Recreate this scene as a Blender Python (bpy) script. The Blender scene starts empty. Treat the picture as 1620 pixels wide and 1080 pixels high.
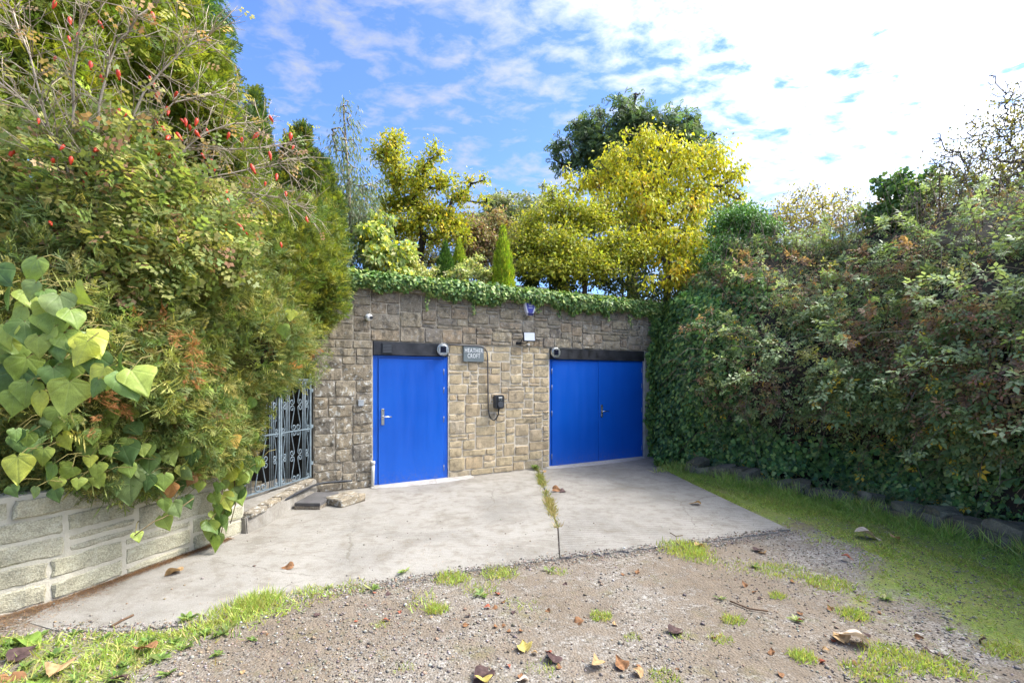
import bpy, bmesh, math, random
import numpy as np
from mathutils import Vector, Matrix

scene = bpy.context.scene
col = scene.collection
rng = np.random.default_rng(7)
random.seed(7)

# ------------------------------------------------------------------ camera
F = 742.0            # focal length in pixels of the 1620 px wide photograph
HOR = 598.0          # image row of the horizon
CAMZ = 1.73
cam_data = bpy.data.cameras.new("camera")
cam_data.sensor_width = 36.0
cam_data.lens = F / 1620.0 * 36.0
cam_data.shift_y = (HOR - 540.0) / 1620.0
cam_data.clip_end = 2000
cam_data.clip_start = 0.05
cam = bpy.data.objects.new("camera", cam_data)
cam.location = (0, 0, CAMZ)
cam.rotation_euler = (math.radians(90), 0, 0)
col.objects.link(cam)
scene.camera = cam

# ------------------------------------------------------------------ light
SUN_AZ, SUN_EL = 80.0, 50.0
SKY_STRENGTH, SUN_STRENGTH, EXPOSURE = 0.15, 0.65, 2.87
az, el = math.radians(SUN_AZ), math.radians(SUN_EL)
SUN_DIR = Vector((math.sin(az) * math.cos(el), math.cos(az) * math.cos(el), math.sin(el)))
sun_data = bpy.data.lights.new("sun", 'SUN')
sun_data.energy = SUN_STRENGTH
sun_data.angle = math.radians(10.0)
sun_data.color = (1.0, 0.93, 0.82)
sun = bpy.data.objects.new("sun", sun_data)
sun.rotation_euler = SUN_DIR.to_track_quat('Z', 'Y').to_euler()
sun.location = (20, 5, 20)
col.objects.link(sun)

scene.view_settings.view_transform = 'Standard'
scene.view_settings.look = 'None'
scene.view_settings.gamma = 1
scene.view_settings.exposure = EXPOSURE
scene.render.engine = 'CYCLES'
scene.cycles.use_denoising = True
scene.cycles.max_bounces = 6
scene.cycles.diffuse_bounces = 3
scene.cycles.transparent_max_bounces = 4


# ------------------------------------------------------------------ node helper
def nd(nt, typ, props=None, **ins):
    n = nt.nodes.new(typ)
    for k, v in (props or {}).items():
        setattr(n, k, v)
    for k, v in ins.items():
        s = n.inputs[int(k[1:])] if k[0] == 'i' and k[1:].isdigit() else n.inputs[k.replace('_', ' ')]
        if isinstance(v, bpy.types.NodeSocket):
            nt.links.new(v, s)
        else:
            s.default_value = v
    return n


def ramp(nt, fac, stops, interp='LINEAR'):
    n = nt.nodes.new('ShaderNodeValToRGB')
    n.color_ramp.interpolation = interp
    e = n.color_ramp.elements
    while len(e) < len(stops):
        e.new(0.5)
    for i, (p, c) in enumerate(stops):
        e[i].position = p
        e[i].color = (c[0], c[1], c[2], 1) if not isinstance(c, (int, float)) else (c, c, c, 1)
    nt.links.new(fac, n.inputs[0])
    return n.outputs[0]


def mixc(nt, fac, a, b, mode='MIX'):
    n = nt.nodes.new('ShaderNodeMix')
    n.data_type = 'RGBA'
    n.blend_type = mode
    n.clamp_factor = True
    for idx, v in ((0, fac), (6, a), (7, b)):
        if isinstance(v, bpy.types.NodeSocket):
            nt.links.new(v, n.inputs[idx])
        elif idx == 0:
            n.inputs[0].default_value = v
        else:
            n.inputs[idx].default_value = (v[0], v[1], v[2], 1)
    return n.outputs[2]


def mth(nt, op, a, b=0.0, c=None, clamp=False):
    n = nt.nodes.new('ShaderNodeMath')
    n.operation = op
    n.use_clamp = clamp
    for i, v in enumerate((a, b, c)):
        if v is None:
            continue
        if isinstance(v, bpy.types.NodeSocket):
            nt.links.new(v, n.inputs[i])
        else:
            n.inputs[i].default_value = v
    return n.outputs[0]


# ------------------------------------------------------------------ sky with thin broken cloud
world = bpy.data.worlds.new("World")
scene.world = world
world.use_nodes = True
wt = world.node_tree
wt.nodes.clear()
sky = nd(wt, 'ShaderNodeTexSky', dict(sky_type='NISHITA', sun_disc=False, sun_elevation=el, sun_rotation=az,
                                      altitude=100, air_density=1.0, dust_density=0.6, ozone_density=2.5))
tc = nd(wt, 'ShaderNodeTexCoord')
dirv = tc.outputs['Generated']
sep = nd(wt, 'ShaderNodeSeparateXYZ', i0=dirv)
zz = mth(wt, 'MAXIMUM', mth(wt, 'ADD', sep.outputs[2], 0.10), 0.04)
cx = mth(wt, 'DIVIDE', sep.outputs[0], zz)
cy = mth(wt, 'DIVIDE', sep.outputs[1], zz)
cv = nd(wt, 'ShaderNodeCombineXYZ', i0=cx, i1=cy, i2=0.0)
mp = nd(wt, 'ShaderNodeMapping', Vector=cv.outputs[0], Rotation=(0, 0, math.radians(-28)), Scale=(1.0, 1.35, 1.0))
n1 = nd(wt, 'ShaderNodeTexNoise', Vector=mp.outputs[0], Scale=0.9, Detail=3.0, Roughness=0.5, Distortion=0.3)
n2 = nd(wt, 'ShaderNodeTexNoise', Vector=mp.outputs[0], Scale=8.0, Detail=7.0, Roughness=0.6, Distortion=0.2)
dot = nd(wt, 'ShaderNodeVectorMath', dict(operation='DOT_PRODUCT'), i0=dirv, i1=tuple(SUN_DIR))
sd = mth(wt, 'MAXIMUM', dot.outputs['Value'], 0.0)
near = mth(wt, 'POWER', sd, 1.3)
cl = mth(wt, 'ADD', mth(wt, 'MULTIPLY', n1.outputs[0], 0.4), mth(wt, 'MULTIPLY', n2.outputs[0], 0.75))
cl = mth(wt, 'ADD', cl, mth(wt, 'MULTIPLY', near, 0.25))
cover = ramp(wt, cl, [(0.60, 0.0), (0.75, 0.6), (0.93, 1.0)])
glow = mth(wt, 'ADD', 0.73, mth(wt, 'MULTIPLY', mth(wt, 'POWER', sd, 7.0), 17.0))
ccol = nd(wt, 'ShaderNodeVectorMath', dict(operation='SCALE'), i0=(0.95, 0.98, 1.03))
wt.links.new(glow, ccol.inputs['Scale'])
skyc = mixc(wt, 1.0, sky.outputs[0], (0.195, 0.236, 0.318), 'MULTIPLY')
final = mixc(wt, cover, skyc, ccol.outputs[0])
bg = nd(wt, 'ShaderNodeBackground', Color=final, Strength=SKY_STRENGTH)
wo = nd(wt, 'ShaderNodeOutputWorld', Surface=bg.outputs[0])

# ------------------------------------------------------------------ geometry helpers


def P(x, y, d):
    return np.array([(x - 810.0) / F * d, d, CAMZ + (HOR - y) / F * d])


def G(x, y, z=0.0):
    d = (CAMZ - z) * F / (y - HOR)
    return np.array([(x - 810.0) / F * d, d, z])


def norm(a):
    a = np.asarray(a, float)
    return a / np.maximum(np.linalg.norm(a, axis=-1, keepdims=True), 1e-9)


_ks = np.random.default_rng(3).normal(size=(7, 3))
_ph = np.random.default_rng(4).uniform(0, 6.28, 7)


def vnoise(p, f=1.0):
    p = np.asarray(p, float) * f
    return np.sin(p @ _ks.T * 1.3 + _ph).sum(-1) / 3.2


def frames(axis, nrm):
    a = norm(axis)
    x = np.cross(a, nrm)
    bad = np.linalg.norm(x, axis=-1) < 1e-4
    if bad.any():
        x[bad] = np.cross(a[bad], [0.3, 0.5, 0.8])
    x = norm(x)
    z = np.cross(x, a)
    return np.stack([x, a, z], axis=-1)


class TB:
    """collects triangles with a colour per vertex and builds one mesh object"""

    def __init__(s):
        s.V, s.T, s.C, s.n = [], [], [], 0

    def add(s, V, T, C=(1, 1, 1)):
        V = np.asarray(V, float)
        T = np.asarray(T, int)
        C = np.asarray(C, float)
        if C.ndim == 1:
            C = np.tile(C, (len(V), 1))
        s.V.append(V)
        s.T.append(T + s.n)
        s.C.append(C)
        s.n += len(V)

    def scatter(s, tpl, pos, R, sc, colr):
        V0, T0 = tpl
        n, m = len(pos), len(V0)
        if n == 0:
            return
        sc = np.broadcast_to(np.asarray(sc, float), (n,))
        V = np.einsum('nij,mj->nmi', R, V0) * sc[:, None, None] + np.asarray(pos)[:, None, :]
        T = T0[None] + (np.arange(n) * m)[:, None, None]
        C = np.repeat(np.asarray(colr), m, axis=0)
        s.add(V.reshape(-1, 3), T.reshape(-1, 3), C)

    def tube(s, pts, rad, c=(1, 1, 1), sides=5):
        pts = np.asarray(pts, float)
        k = len(pts)
        rad = np.broadcast_to(np.asarray(rad, float), (k,))
        tan = norm(np.gradient(pts, axis=0))
        ref = np.array([0.31, 0.17, 0.93])
        u = norm(np.cross(tan, ref))
        v = np.cross(tan, u)
        an = np.arange(sides) * 2 * math.pi / sides
        ring = pts[:, None] + rad[:, None, None] * (np.cos(an)[None, :, None] * u[:, None] + np.sin(an)[None, :, None] * v[:, None])
        V = ring.reshape(-1, 3)
        T = []
        for i in range(k - 1):
            for j in range(sides):
                a, b = i * sides + j, i * sides + (j + 1) % sides
                T += [(a, b, b + sides), (a, b + sides, a + sides)]
        for j in range(1, sides - 1):
            T.append((0, j + 1, j))
            T.append(((k - 1) * sides, (k - 1) * sides + j, (k - 1) * sides + j + 1))
        s.add(V, T, c)

    def data(s, name, mat, smooth=False):
        me = bpy.data.meshes.new(name)
        V = np.concatenate(s.V)
        T = np.concatenate(s.T)
        C = np.concatenate(s.C)
        me.vertices.add(len(V))
        me.vertices.foreach_set('co', V.astype(np.float32).ravel())
        me.loops.add(len(T) * 3)
        me.loops.foreach_set('vertex_index', T.astype(np.int32).ravel())
        me.polygons.add(len(T))
        me.polygons.foreach_set('loop_start', (np.arange(len(T)) * 3).astype(np.int32))
        if smooth:
            me.polygons.foreach_set('use_smooth', np.ones(len(T), dtype=bool))
        me.update(calc_edges=True)
        at = me.color_attributes.new('Col', 'FLOAT_COLOR', 'POINT')
        at.data.foreach_set('color', np.c_[C, np.ones(len(C))].astype(np.float32).ravel())
        me.materials.append(mat)
        return me

    def obj(s, name, mat, parent=None, smooth=False):
        return link(name, s.data(name, mat, smooth), parent)


def link(name, me, parent=None, loc=None, rot=None):
    o = bpy.data.objects.new(name, me)
    col.objects.link(o)
    if parent is not None:
        o.parent = parent
    if loc is not None:
        o.location = tuple(loc)
    if rot is not None:
        o.rotation_euler = rot
    return o


def tag(o, label, cat, group=None):
    o['label'] = label
    o['category'] = cat
    if group:
        o['group'] = group
    return o


def thing(name, label, cat, loc=(0, 0, 0), rz=0.0, group=None):
    o = link(name, None, None, loc, (0, 0, rz))
    o.empty_display_size = 0.1
    return tag(o, label, cat, group)


def struct(o):
    o['kind'] = 'structure'
    return o


def stuff(o):
    o['kind'] = 'stuff'
    return o


class BM:
    """boxes, discs and tubes joined into one part"""

    def __init__(s):
        s.bm = bmesh.new()

    def box(s, x0, x1, y0, y1, z0, z1):
        vs = [s.bm.verts.new(p) for p in ((x0, y0, z0), (x1, y0, z0), (x1, y1, z0), (x0, y1, z0),
                                          (x0, y0, z1), (x1, y0, z1), (x1, y1, z1), (x0, y1, z1))]
        for f in ((0, 3, 2, 1), (4, 5, 6, 7), (0, 1, 5, 4), (1, 2, 6, 5), (2, 3, 7, 6), (3, 0, 4, 7)):
            s.bm.faces.new([vs[i] for i in f])
        return s

    def prism(s, outline, y0, y1):
        """outline in x,z extruded from y0 (front) to y1"""
        a = [s.bm.verts.new((x, y0, z)) for x, z in outline]
        b = [s.bm.verts.new((x, y1, z)) for x, z in outline]
        s.bm.faces.new(a)
        s.bm.faces.new(b[::-1])
        n = len(a)
        for i in range(n):
            s.bm.faces.new((a[i], b[i], b[(i + 1) % n], a[(i + 1) % n]))
        return s

    def disc(s, cx, cz, r, y0, y1, n=28, r2=None):
        r2 = r if r2 is None else r2
        a = [s.bm.verts.new((cx + r2 * math.cos(i * 2 * math.pi / n), y0, cz + r2 * math.sin(i * 2 * math.pi / n))) for i in range(n)]
        b = [s.bm.verts.new((cx + r * math.cos(i * 2 * math.pi / n), y1, cz + r * math.sin(i * 2 * math.pi / n))) for i in range(n)]
        s.bm.faces.new(a)
        s.bm.faces.new(b[::-1])
        for i in range(n):
            s.bm.faces.new((a[i], b[i], b[(i + 1) % n], a[(i + 1) % n]))
        return s

    def tube(s, pts, r, sides=8):
        pts = [Vector(p) for p in pts]
        rings = []
        k = len(pts)
        ref = None
        for i, p in enumerate(pts):
            t = (pts[min(i + 1, k - 1)] - pts[max(i - 1, 0)]).normalized()
            if ref is None:
                ref = t.orthogonal().normalized()
            u = (ref - t * ref.dot(t)).normalized()
            ref = u
            v = t.cross(u)
            rr = r[i] if hasattr(r, '__len__') else r
            rings.append([s.bm.verts.new(p + rr * (math.cos(j * 2 * math.pi / sides) * u + math.sin(j * 2 * math.pi / sides) * v)) for j in range(sides)])
        for i in range(k - 1):
            for j in range(sides):
                f = s.bm.faces.new((rings[i][j], rings[i][(j + 1) % sides], rings[i + 1][(j + 1) % sides], rings[i + 1][j]))
                f.smooth = True
        s.bm.faces.new(rings[0][::-1])
        s.bm.faces.new(rings[-1])
        return s

    def data(s, name, mat, bevel=0.0):
        if bevel:
            bmesh.ops.bevel(s.bm, geom=list(s.bm.edges), offset=bevel, segments=2, affect='EDGES', profile=0.6)
        bmesh.ops.recalc_face_normals(s.bm, faces=list(s.bm.faces))
        me = bpy.data.meshes.new(name)
        s.bm.to_mesh(me)
        s.bm.free()
        me.materials.append(mat)
        return me

    def obj(s, name, mat, parent=None, bevel=0.0, loc=None, rot=None):
        return link(name, s.data(name, mat, bevel), parent, loc, rot)


# ------------------------------------------------------------------ materials


def new_mat(name):
    m = bpy.data.materials.new(name)
    m.use_nodes = True
    nt = m.node_tree
    nt.nodes.clear()
    out = nt.nodes.new('ShaderNodeOutputMaterial')
    return m, nt, out


def plain(name, c, rough=0.5, metal=0.0, var=0.12, scale=6.0, bump=0.0, bscale=60.0, coat=0.0):
    m, nt, out = new_mat(name)
    t = nd(nt, 'ShaderNodeTexCoord')
    n = nd(nt, 'ShaderNodeTexNoise', Vector=t.outputs['Object'], Scale=scale, Detail=6.0, Roughness=0.6)
    lo = tuple(v * (1 - var) for v in c)
    hi = tuple(min(1, v * (1 + var)) for v in c)
    cc = ramp(nt, n.outputs[0], [(0.3, lo), (0.7, hi)])
    rr = ramp(nt, n.outputs[0], [(0.3, max(0, rough - 0.06)), (0.7, min(1, rough + 0.08))])
    b = nd(nt, 'ShaderNodeBsdfPrincipled', Base_Color=cc, Roughness=rr, Metallic=metal)
    b.inputs['Coat Weight'].default_value = coat
    if bump:
        n2 = nd(nt, 'ShaderNodeTexNoise', Vector=t.outputs['Object'], Scale=bscale, Detail=4.0)
        bp = nd(nt, 'ShaderNodeBump', Strength=bump, Distance=0.01, Height=n2.outputs[0])
        nt.links.new(bp.outputs[0], b.inputs['Normal'])
    nt.links.new(b.outputs[0], out.inputs[0])
    return m


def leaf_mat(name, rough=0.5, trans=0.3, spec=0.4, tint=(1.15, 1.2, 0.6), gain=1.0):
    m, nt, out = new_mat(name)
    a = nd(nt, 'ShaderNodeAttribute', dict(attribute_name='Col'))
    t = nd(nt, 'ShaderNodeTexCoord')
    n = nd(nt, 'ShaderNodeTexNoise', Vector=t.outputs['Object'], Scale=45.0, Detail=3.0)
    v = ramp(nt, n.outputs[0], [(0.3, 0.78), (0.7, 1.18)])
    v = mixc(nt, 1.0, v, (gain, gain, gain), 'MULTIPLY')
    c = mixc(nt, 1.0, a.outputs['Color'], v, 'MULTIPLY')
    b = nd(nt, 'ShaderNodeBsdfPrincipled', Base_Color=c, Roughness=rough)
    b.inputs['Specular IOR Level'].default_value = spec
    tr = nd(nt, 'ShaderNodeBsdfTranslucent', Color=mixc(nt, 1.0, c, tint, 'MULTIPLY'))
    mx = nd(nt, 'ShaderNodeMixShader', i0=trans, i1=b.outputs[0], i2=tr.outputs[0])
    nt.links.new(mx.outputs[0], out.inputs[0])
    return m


def stone_mat(name, cols, black=0.3, white=0.0, bump=0.5, fine=90.0, lich=(0.62, 0.62, 0.58), spots=9.0):
    m, nt, out = new_mat(name)
    t = nd(nt, 'ShaderNodeTexCoord')
    oi = nd(nt, 'ShaderNodeObjectInfo')
    off = nd(nt, 'ShaderNodeVectorMath', dict(operation='SCALE'), i0=(37.0, 91.0, 53.0))
    nt.links.new(oi.outputs['Random'], off.inputs['Scale'])
    v = nd(nt, 'ShaderNodeVectorMath', dict(operation='ADD'), i0=t.outputs['Object'], i1=off.outputs[0]).outputs[0]
    k = len(cols)
    base = ramp(nt, oi.outputs['Random'], [((i + 0.5) / k, c) for i, c in enumerate(cols)])
    na = nd(nt, 'ShaderNodeTexNoise', Vector=v, Scale=5.0, Detail=6.0, Roughness=0.62)
    c = mixc(nt, ramp(nt, na.outputs[0], [(0.35, 0.0), (0.7, 1.0)]), base, tuple(np.array(cols).mean(0) * 0.72))
    nb = nd(nt, 'ShaderNodeTexNoise', Vector=v, Scale=spots, Detail=8.0, Roughness=0.7, Distortion=0.4)
    c = mixc(nt, mth(nt, 'MULTIPLY', ramp(nt, nb.outputs[0], [(0.5, 0.0), (0.66, 1.0)]), black), c, (0.035, 0.032, 0.028))
    nf = nd(nt, 'ShaderNodeTexNoise', Vector=v, Scale=fine, Detail=3.0, Roughness=0.6)
    c = mixc(nt, 1.0, c, ramp(nt, nf.outputs[0], [(0.3, 0.66), (0.7, 1.3)]), 'MULTIPLY')
    if white:
        nw = nd(nt, 'ShaderNodeTexNoise', Vector=v, Scale=17.0, Detail=6.0, Roughness=0.7)
        c = mixc(nt, mth(nt, 'MULTIPLY', ramp(nt, nw.outputs[0], [(0.54, 0.0), (0.62, 1.0)]), white), c, lich)
    b = nd(nt, 'ShaderNodeBsdfPrincipled', Base_Color=c, Roughness=0.92)
    b.inputs['Specular IOR Level'].default_value = 0.2
    h = mth(nt, 'ADD', mth(nt, 'MULTIPLY', nb.outputs[0], 1.0), mth(nt, 'MULTIPLY', nf.outputs[0], 0.35))
    bp = nd(nt, 'ShaderNodeBump', Strength=bump, Distance=0.03, Height=h)
    nt.links.new(bp.outputs[0], b.inputs['Normal'])
    nt.links.new(b.outputs[0], out.inputs[0])
    return m


MAT = {}
MAT['leaf'] = leaf_mat('leaf', 0.5, 0.40, gain=2.4)  # leaf colour brightened to lift the shade on the right bank
MAT['tree_leaf'] = leaf_mat('tree_leaf', 0.5, 0.45, 0.3, tint=(1.12, 1.15, 0.6), gain=2.1)  # dimmer leaf colour because the tree crowns stand in the sun
MAT['glossy_leaf'] = leaf_mat('glossy_leaf', 0.45, 0.32, 0.3, gain=1.35)
def add_veins(m):
    """pale veins fanning out from the leaf stalk, with a shallow relief"""
    nt = m.node_tree
    b = next(n for n in nt.nodes if n.type == 'BSDF_PRINCIPLED')
    t = nd(nt, 'ShaderNodeTexCoord').outputs['Object']
    sp = nd(nt, 'ShaderNodeSeparateXYZ', i0=t)
    yy = mth(nt, 'ADD', sp.outputs[1], 0.01)
    ang = mth(nt, 'DIVIDE', mth(nt, 'ARCTAN2', sp.outputs[0], yy), 0.74)
    dev = mth(nt, 'ABSOLUTE', mth(nt, 'SUBTRACT', ang, mth(nt, 'ROUND', ang)))
    rad = mth(nt, 'SQRT', mth(nt, 'ADD', mth(nt, 'MULTIPLY', yy, yy), mth(nt, 'MULTIPLY', sp.outputs[0], sp.outputs[0])))
    dd = mth(nt, 'MULTIPLY', mth(nt, 'MULTIPLY', dev, 0.74), rad)
    vein = ramp(nt, dd, [(0.0, 1.0), (0.018, 0.0)])
    src = b.inputs['Base Color'].links[0].from_socket
    nt.links.new(mixc(nt, mth(nt, 'MULTIPLY', vein, 0.3), src, (0.36, 0.42, 0.16)), b.inputs['Base Color'])
    bp = nd(nt, 'ShaderNodeBump', Strength=0.18, Distance=0.02, Height=ramp(nt, dd, [(0.0, 0.0), (0.05, 1.0)]))
    nt.links.new(bp.outputs[0], b.inputs['Normal'])


add_veins(MAT['glossy_leaf'])
MAT['ivy_leaf'] = leaf_mat('ivy_leaf', 0.45, 0.26, 0.3, gain=2.4)
MAT['conifer'] = leaf_mat('conifer', 0.6, 0.36, 0.25, gain=1.95)
MAT['grass'] = leaf_mat('grass', 0.5, 0.45, 0.3, gain=2.5)
MAT['dry'] = leaf_mat('dry', 0.75, 0.15, 0.2, (1.1, 1.0, 0.8))
MAT['bark'] = leaf_mat('bark', 0.9, 0.0, 0.15)
MAT['hip'] = plain('rose_hip_red', (0.62, 0.055, 0.02), 0.35, var=0.2)
MAT['blue'] = plain('blue_paint', (0.0, 0.10, 0.58), 0.36, var=0.04, scale=1.5, coat=0.1)
def door_paint():
    m, nt, out = new_mat('blue_door_paint')
    t = nd(nt, 'ShaderNodeTexCoord').outputs['Object']
    st = nd(nt, 'ShaderNodeTexNoise', Vector=nd(nt, 'ShaderNodeMapping', Vector=t, Scale=(9.0, 9.0, 0.7)).outputs[0], Scale=1.0, Detail=5.0, Roughness=0.6)
    fade = nd(nt, 'ShaderNodeTexNoise', Vector=t, Scale=0.9, Detail=3.0)
    c = ramp(nt, fade.outputs[0], [(0.3, (0.0, 0.074, 0.44)), (0.7, (0.002, 0.098, 0.52))])
    c = mixc(nt, 1.0, c, ramp(nt, st.outputs[0], [(0.3, 0.95), (0.7, 1.03)]), 'MULTIPLY')
    sp = nd(nt, 'ShaderNodeSeparateXYZ', i0=t)
    low = ramp(nt, mth(nt, 'MULTIPLY', sp.outputs[2], 2.2), [(0.0, 1.0), (0.55, 0.15), (1.0, 0.05)])
    sk = nd(nt, 'ShaderNodeTexNoise', Vector=t, Scale=38.0, Detail=7.0, Roughness=0.75)
    dirt = mth(nt, 'MULTIPLY', low, ramp(nt, sk.outputs[0], [(0.50, 0.0), (0.68, 0.75)]))
    c = mixc(nt, dirt, c, (0.17, 0.15, 0.13))
    rr = mth(nt, 'ADD', ramp(nt, st.outputs[0], [(0.3, 0.30), (0.7, 0.46)]), mth(nt, 'MULTIPLY', dirt, 0.4))
    b = nd(nt, 'ShaderNodeBsdfPrincipled', Base_Color=c, Roughness=rr)
    wob = nd(nt, 'ShaderNodeTexNoise', Vector=t, Scale=2.6, Detail=2.0)
    bp = nd(nt, 'ShaderNodeBump', Strength=0.12, Distance=0.03, Height=wob.outputs[0])
    nt.links.new(bp.outputs[0], b.inputs['Normal'])
    nt.links.new(b.outputs[0], out.inputs[0])
    return m


MAT['blue'] = door_paint()
MAT['black_board'] = plain('black_board', (0.022, 0.022, 0.026), 0.42, var=0.7, scale=5.0, bump=0.25, bscale=24)
MAT['black_plastic'] = plain('black_plastic', (0.012, 0.012, 0.014), 0.4)
MAT['dark_grey'] = plain('dark_grey_plastic', (0.06, 0.065, 0.075), 0.45)
MAT['steel'] = plain('brushed_steel', (0.62, 0.62, 0.62), 0.3, 1.0)
MAT['chrome'] = plain('satin_silver', (0.66, 0.66, 0.66), 0.25, 0.9)
MAT['hinge'] = plain('dull_zinc', (0.30, 0.31, 0.33), 0.5, 0.6)
MAT['white'] = plain('white_plastic', (0.75, 0.75, 0.74), 0.4, var=0.05)
MAT['pipe_white'] = plain('weathered_white_plastic', (0.55, 0.53, 0.47), 0.55, var=0.2)
MAT['diffuser'] = plain('floodlight_diffuser', (0.62, 0.64, 0.66), 0.3, var=0.04)
MAT['slate'] = plain('grey_slate', (0.13, 0.155, 0.16), 0.5, var=0.12, bump=0.15)
MAT['letter'] = plain('white_lettering', (0.8, 0.8, 0.78), 0.5, var=0.02)
MAT['alarm_blue'] = plain('alarm_blue', (0.05, 0.055, 0.33), 0.35, var=0.1)
MAT['alarm_navy'] = plain('alarm_navy', (0.012, 0.012, 0.09), 0.3)
MAT['alarm_white'] = plain('alarm_white', (0.62, 0.62, 0.72), 0.35, var=0.05)
MAT['solar'] = plain('solar_cell', (0.006, 0.007, 0.02), 0.15)
MAT['iron'] = plain('blue_grey_painted_iron', (0.14, 0.18, 0.205), 0.5, var=0.3, scale=18, bump=0.2)
MAT['hose'] = plain('black_hose', (0.03, 0.032, 0.036), 0.45, var=0.3)
MAT['copper'] = plain('grey_conduit', (0.10, 0.09, 0.085), 0.5)
MAT['twig'] = plain('dead_twig', (0.10, 0.065, 0.04), 0.85, var=0.4, scale=30)
MAT['soil'] = plain('dark_soil', (0.028, 0.022, 0.015), 0.95, var=0.5, scale=4, bump=0.6)
MAT['pale_stone'] = stone_mat('pale_sandstone', [(0.55, 0.435, 0.265), (0.62, 0.50, 0.325), (0.49, 0.39, 0.24), (0.59, 0.47, 0.285), (0.52, 0.41, 0.27), (0.56, 0.41, 0.24), (0.44, 0.37, 0.27)], 0.28, 0.0, 0.8)
MAT['old_stone'] = stone_mat('weathered_sandstone', [(0.24, 0.205, 0.155), (0.40, 0.335, 0.23), (0.29, 0.245, 0.18), (0.38, 0.31, 0.20), (0.21, 0.185, 0.155), (0.42, 0.30, 0.185), (0.33, 0.285, 0.22)], 0.75, 0.25, 0.9)
MAT['lichen_stone'] = stone_mat('lichened_sandstone', [(0.32, 0.27, 0.20), (0.28, 0.24, 0.185), (0.37, 0.31, 0.22), (0.31, 0.25, 0.17), (0.25, 0.22, 0.18)], 0.75, 0.7, 0.9)
MAT['green_stone'] = stone_mat('pale_greenish_stone', [(0.45, 0.42, 0.30), (0.50, 0.46, 0.34), (0.41, 0.39, 0.28), (0.50, 0.45, 0.32), (0.44, 0.41, 0.31)], 0.25, 0.2, 0.7, lich=(0.6, 0.59, 0.5))
MAT['mossy_stone'] = stone_mat('mossy_fieldstone', [(0.24, 0.19, 0.13), (0.33, 0.29, 0.21), (0.18, 0.15, 0.10), (0.28, 0.25, 0.17)], 0.6, 0.25, 0.8, lich=(0.14, 0.17, 0.05))
MAT['mortar'] = plain('lime_mortar', (0.64, 0.565, 0.44), 0.95, var=0.22, scale=9, bump=0.6, bscale=70)
MAT['old_mortar'] = plain('weathered_mortar', (0.44, 0.375, 0.285), 0.95, var=0.35, scale=7, bump=0.7, bscale=60)
MAT['pale_mortar'] = plain('pale_mortar', (0.47, 0.43, 0.345), 0.95, var=0.16, scale=7, bump=0.5, bscale=70)


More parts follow.
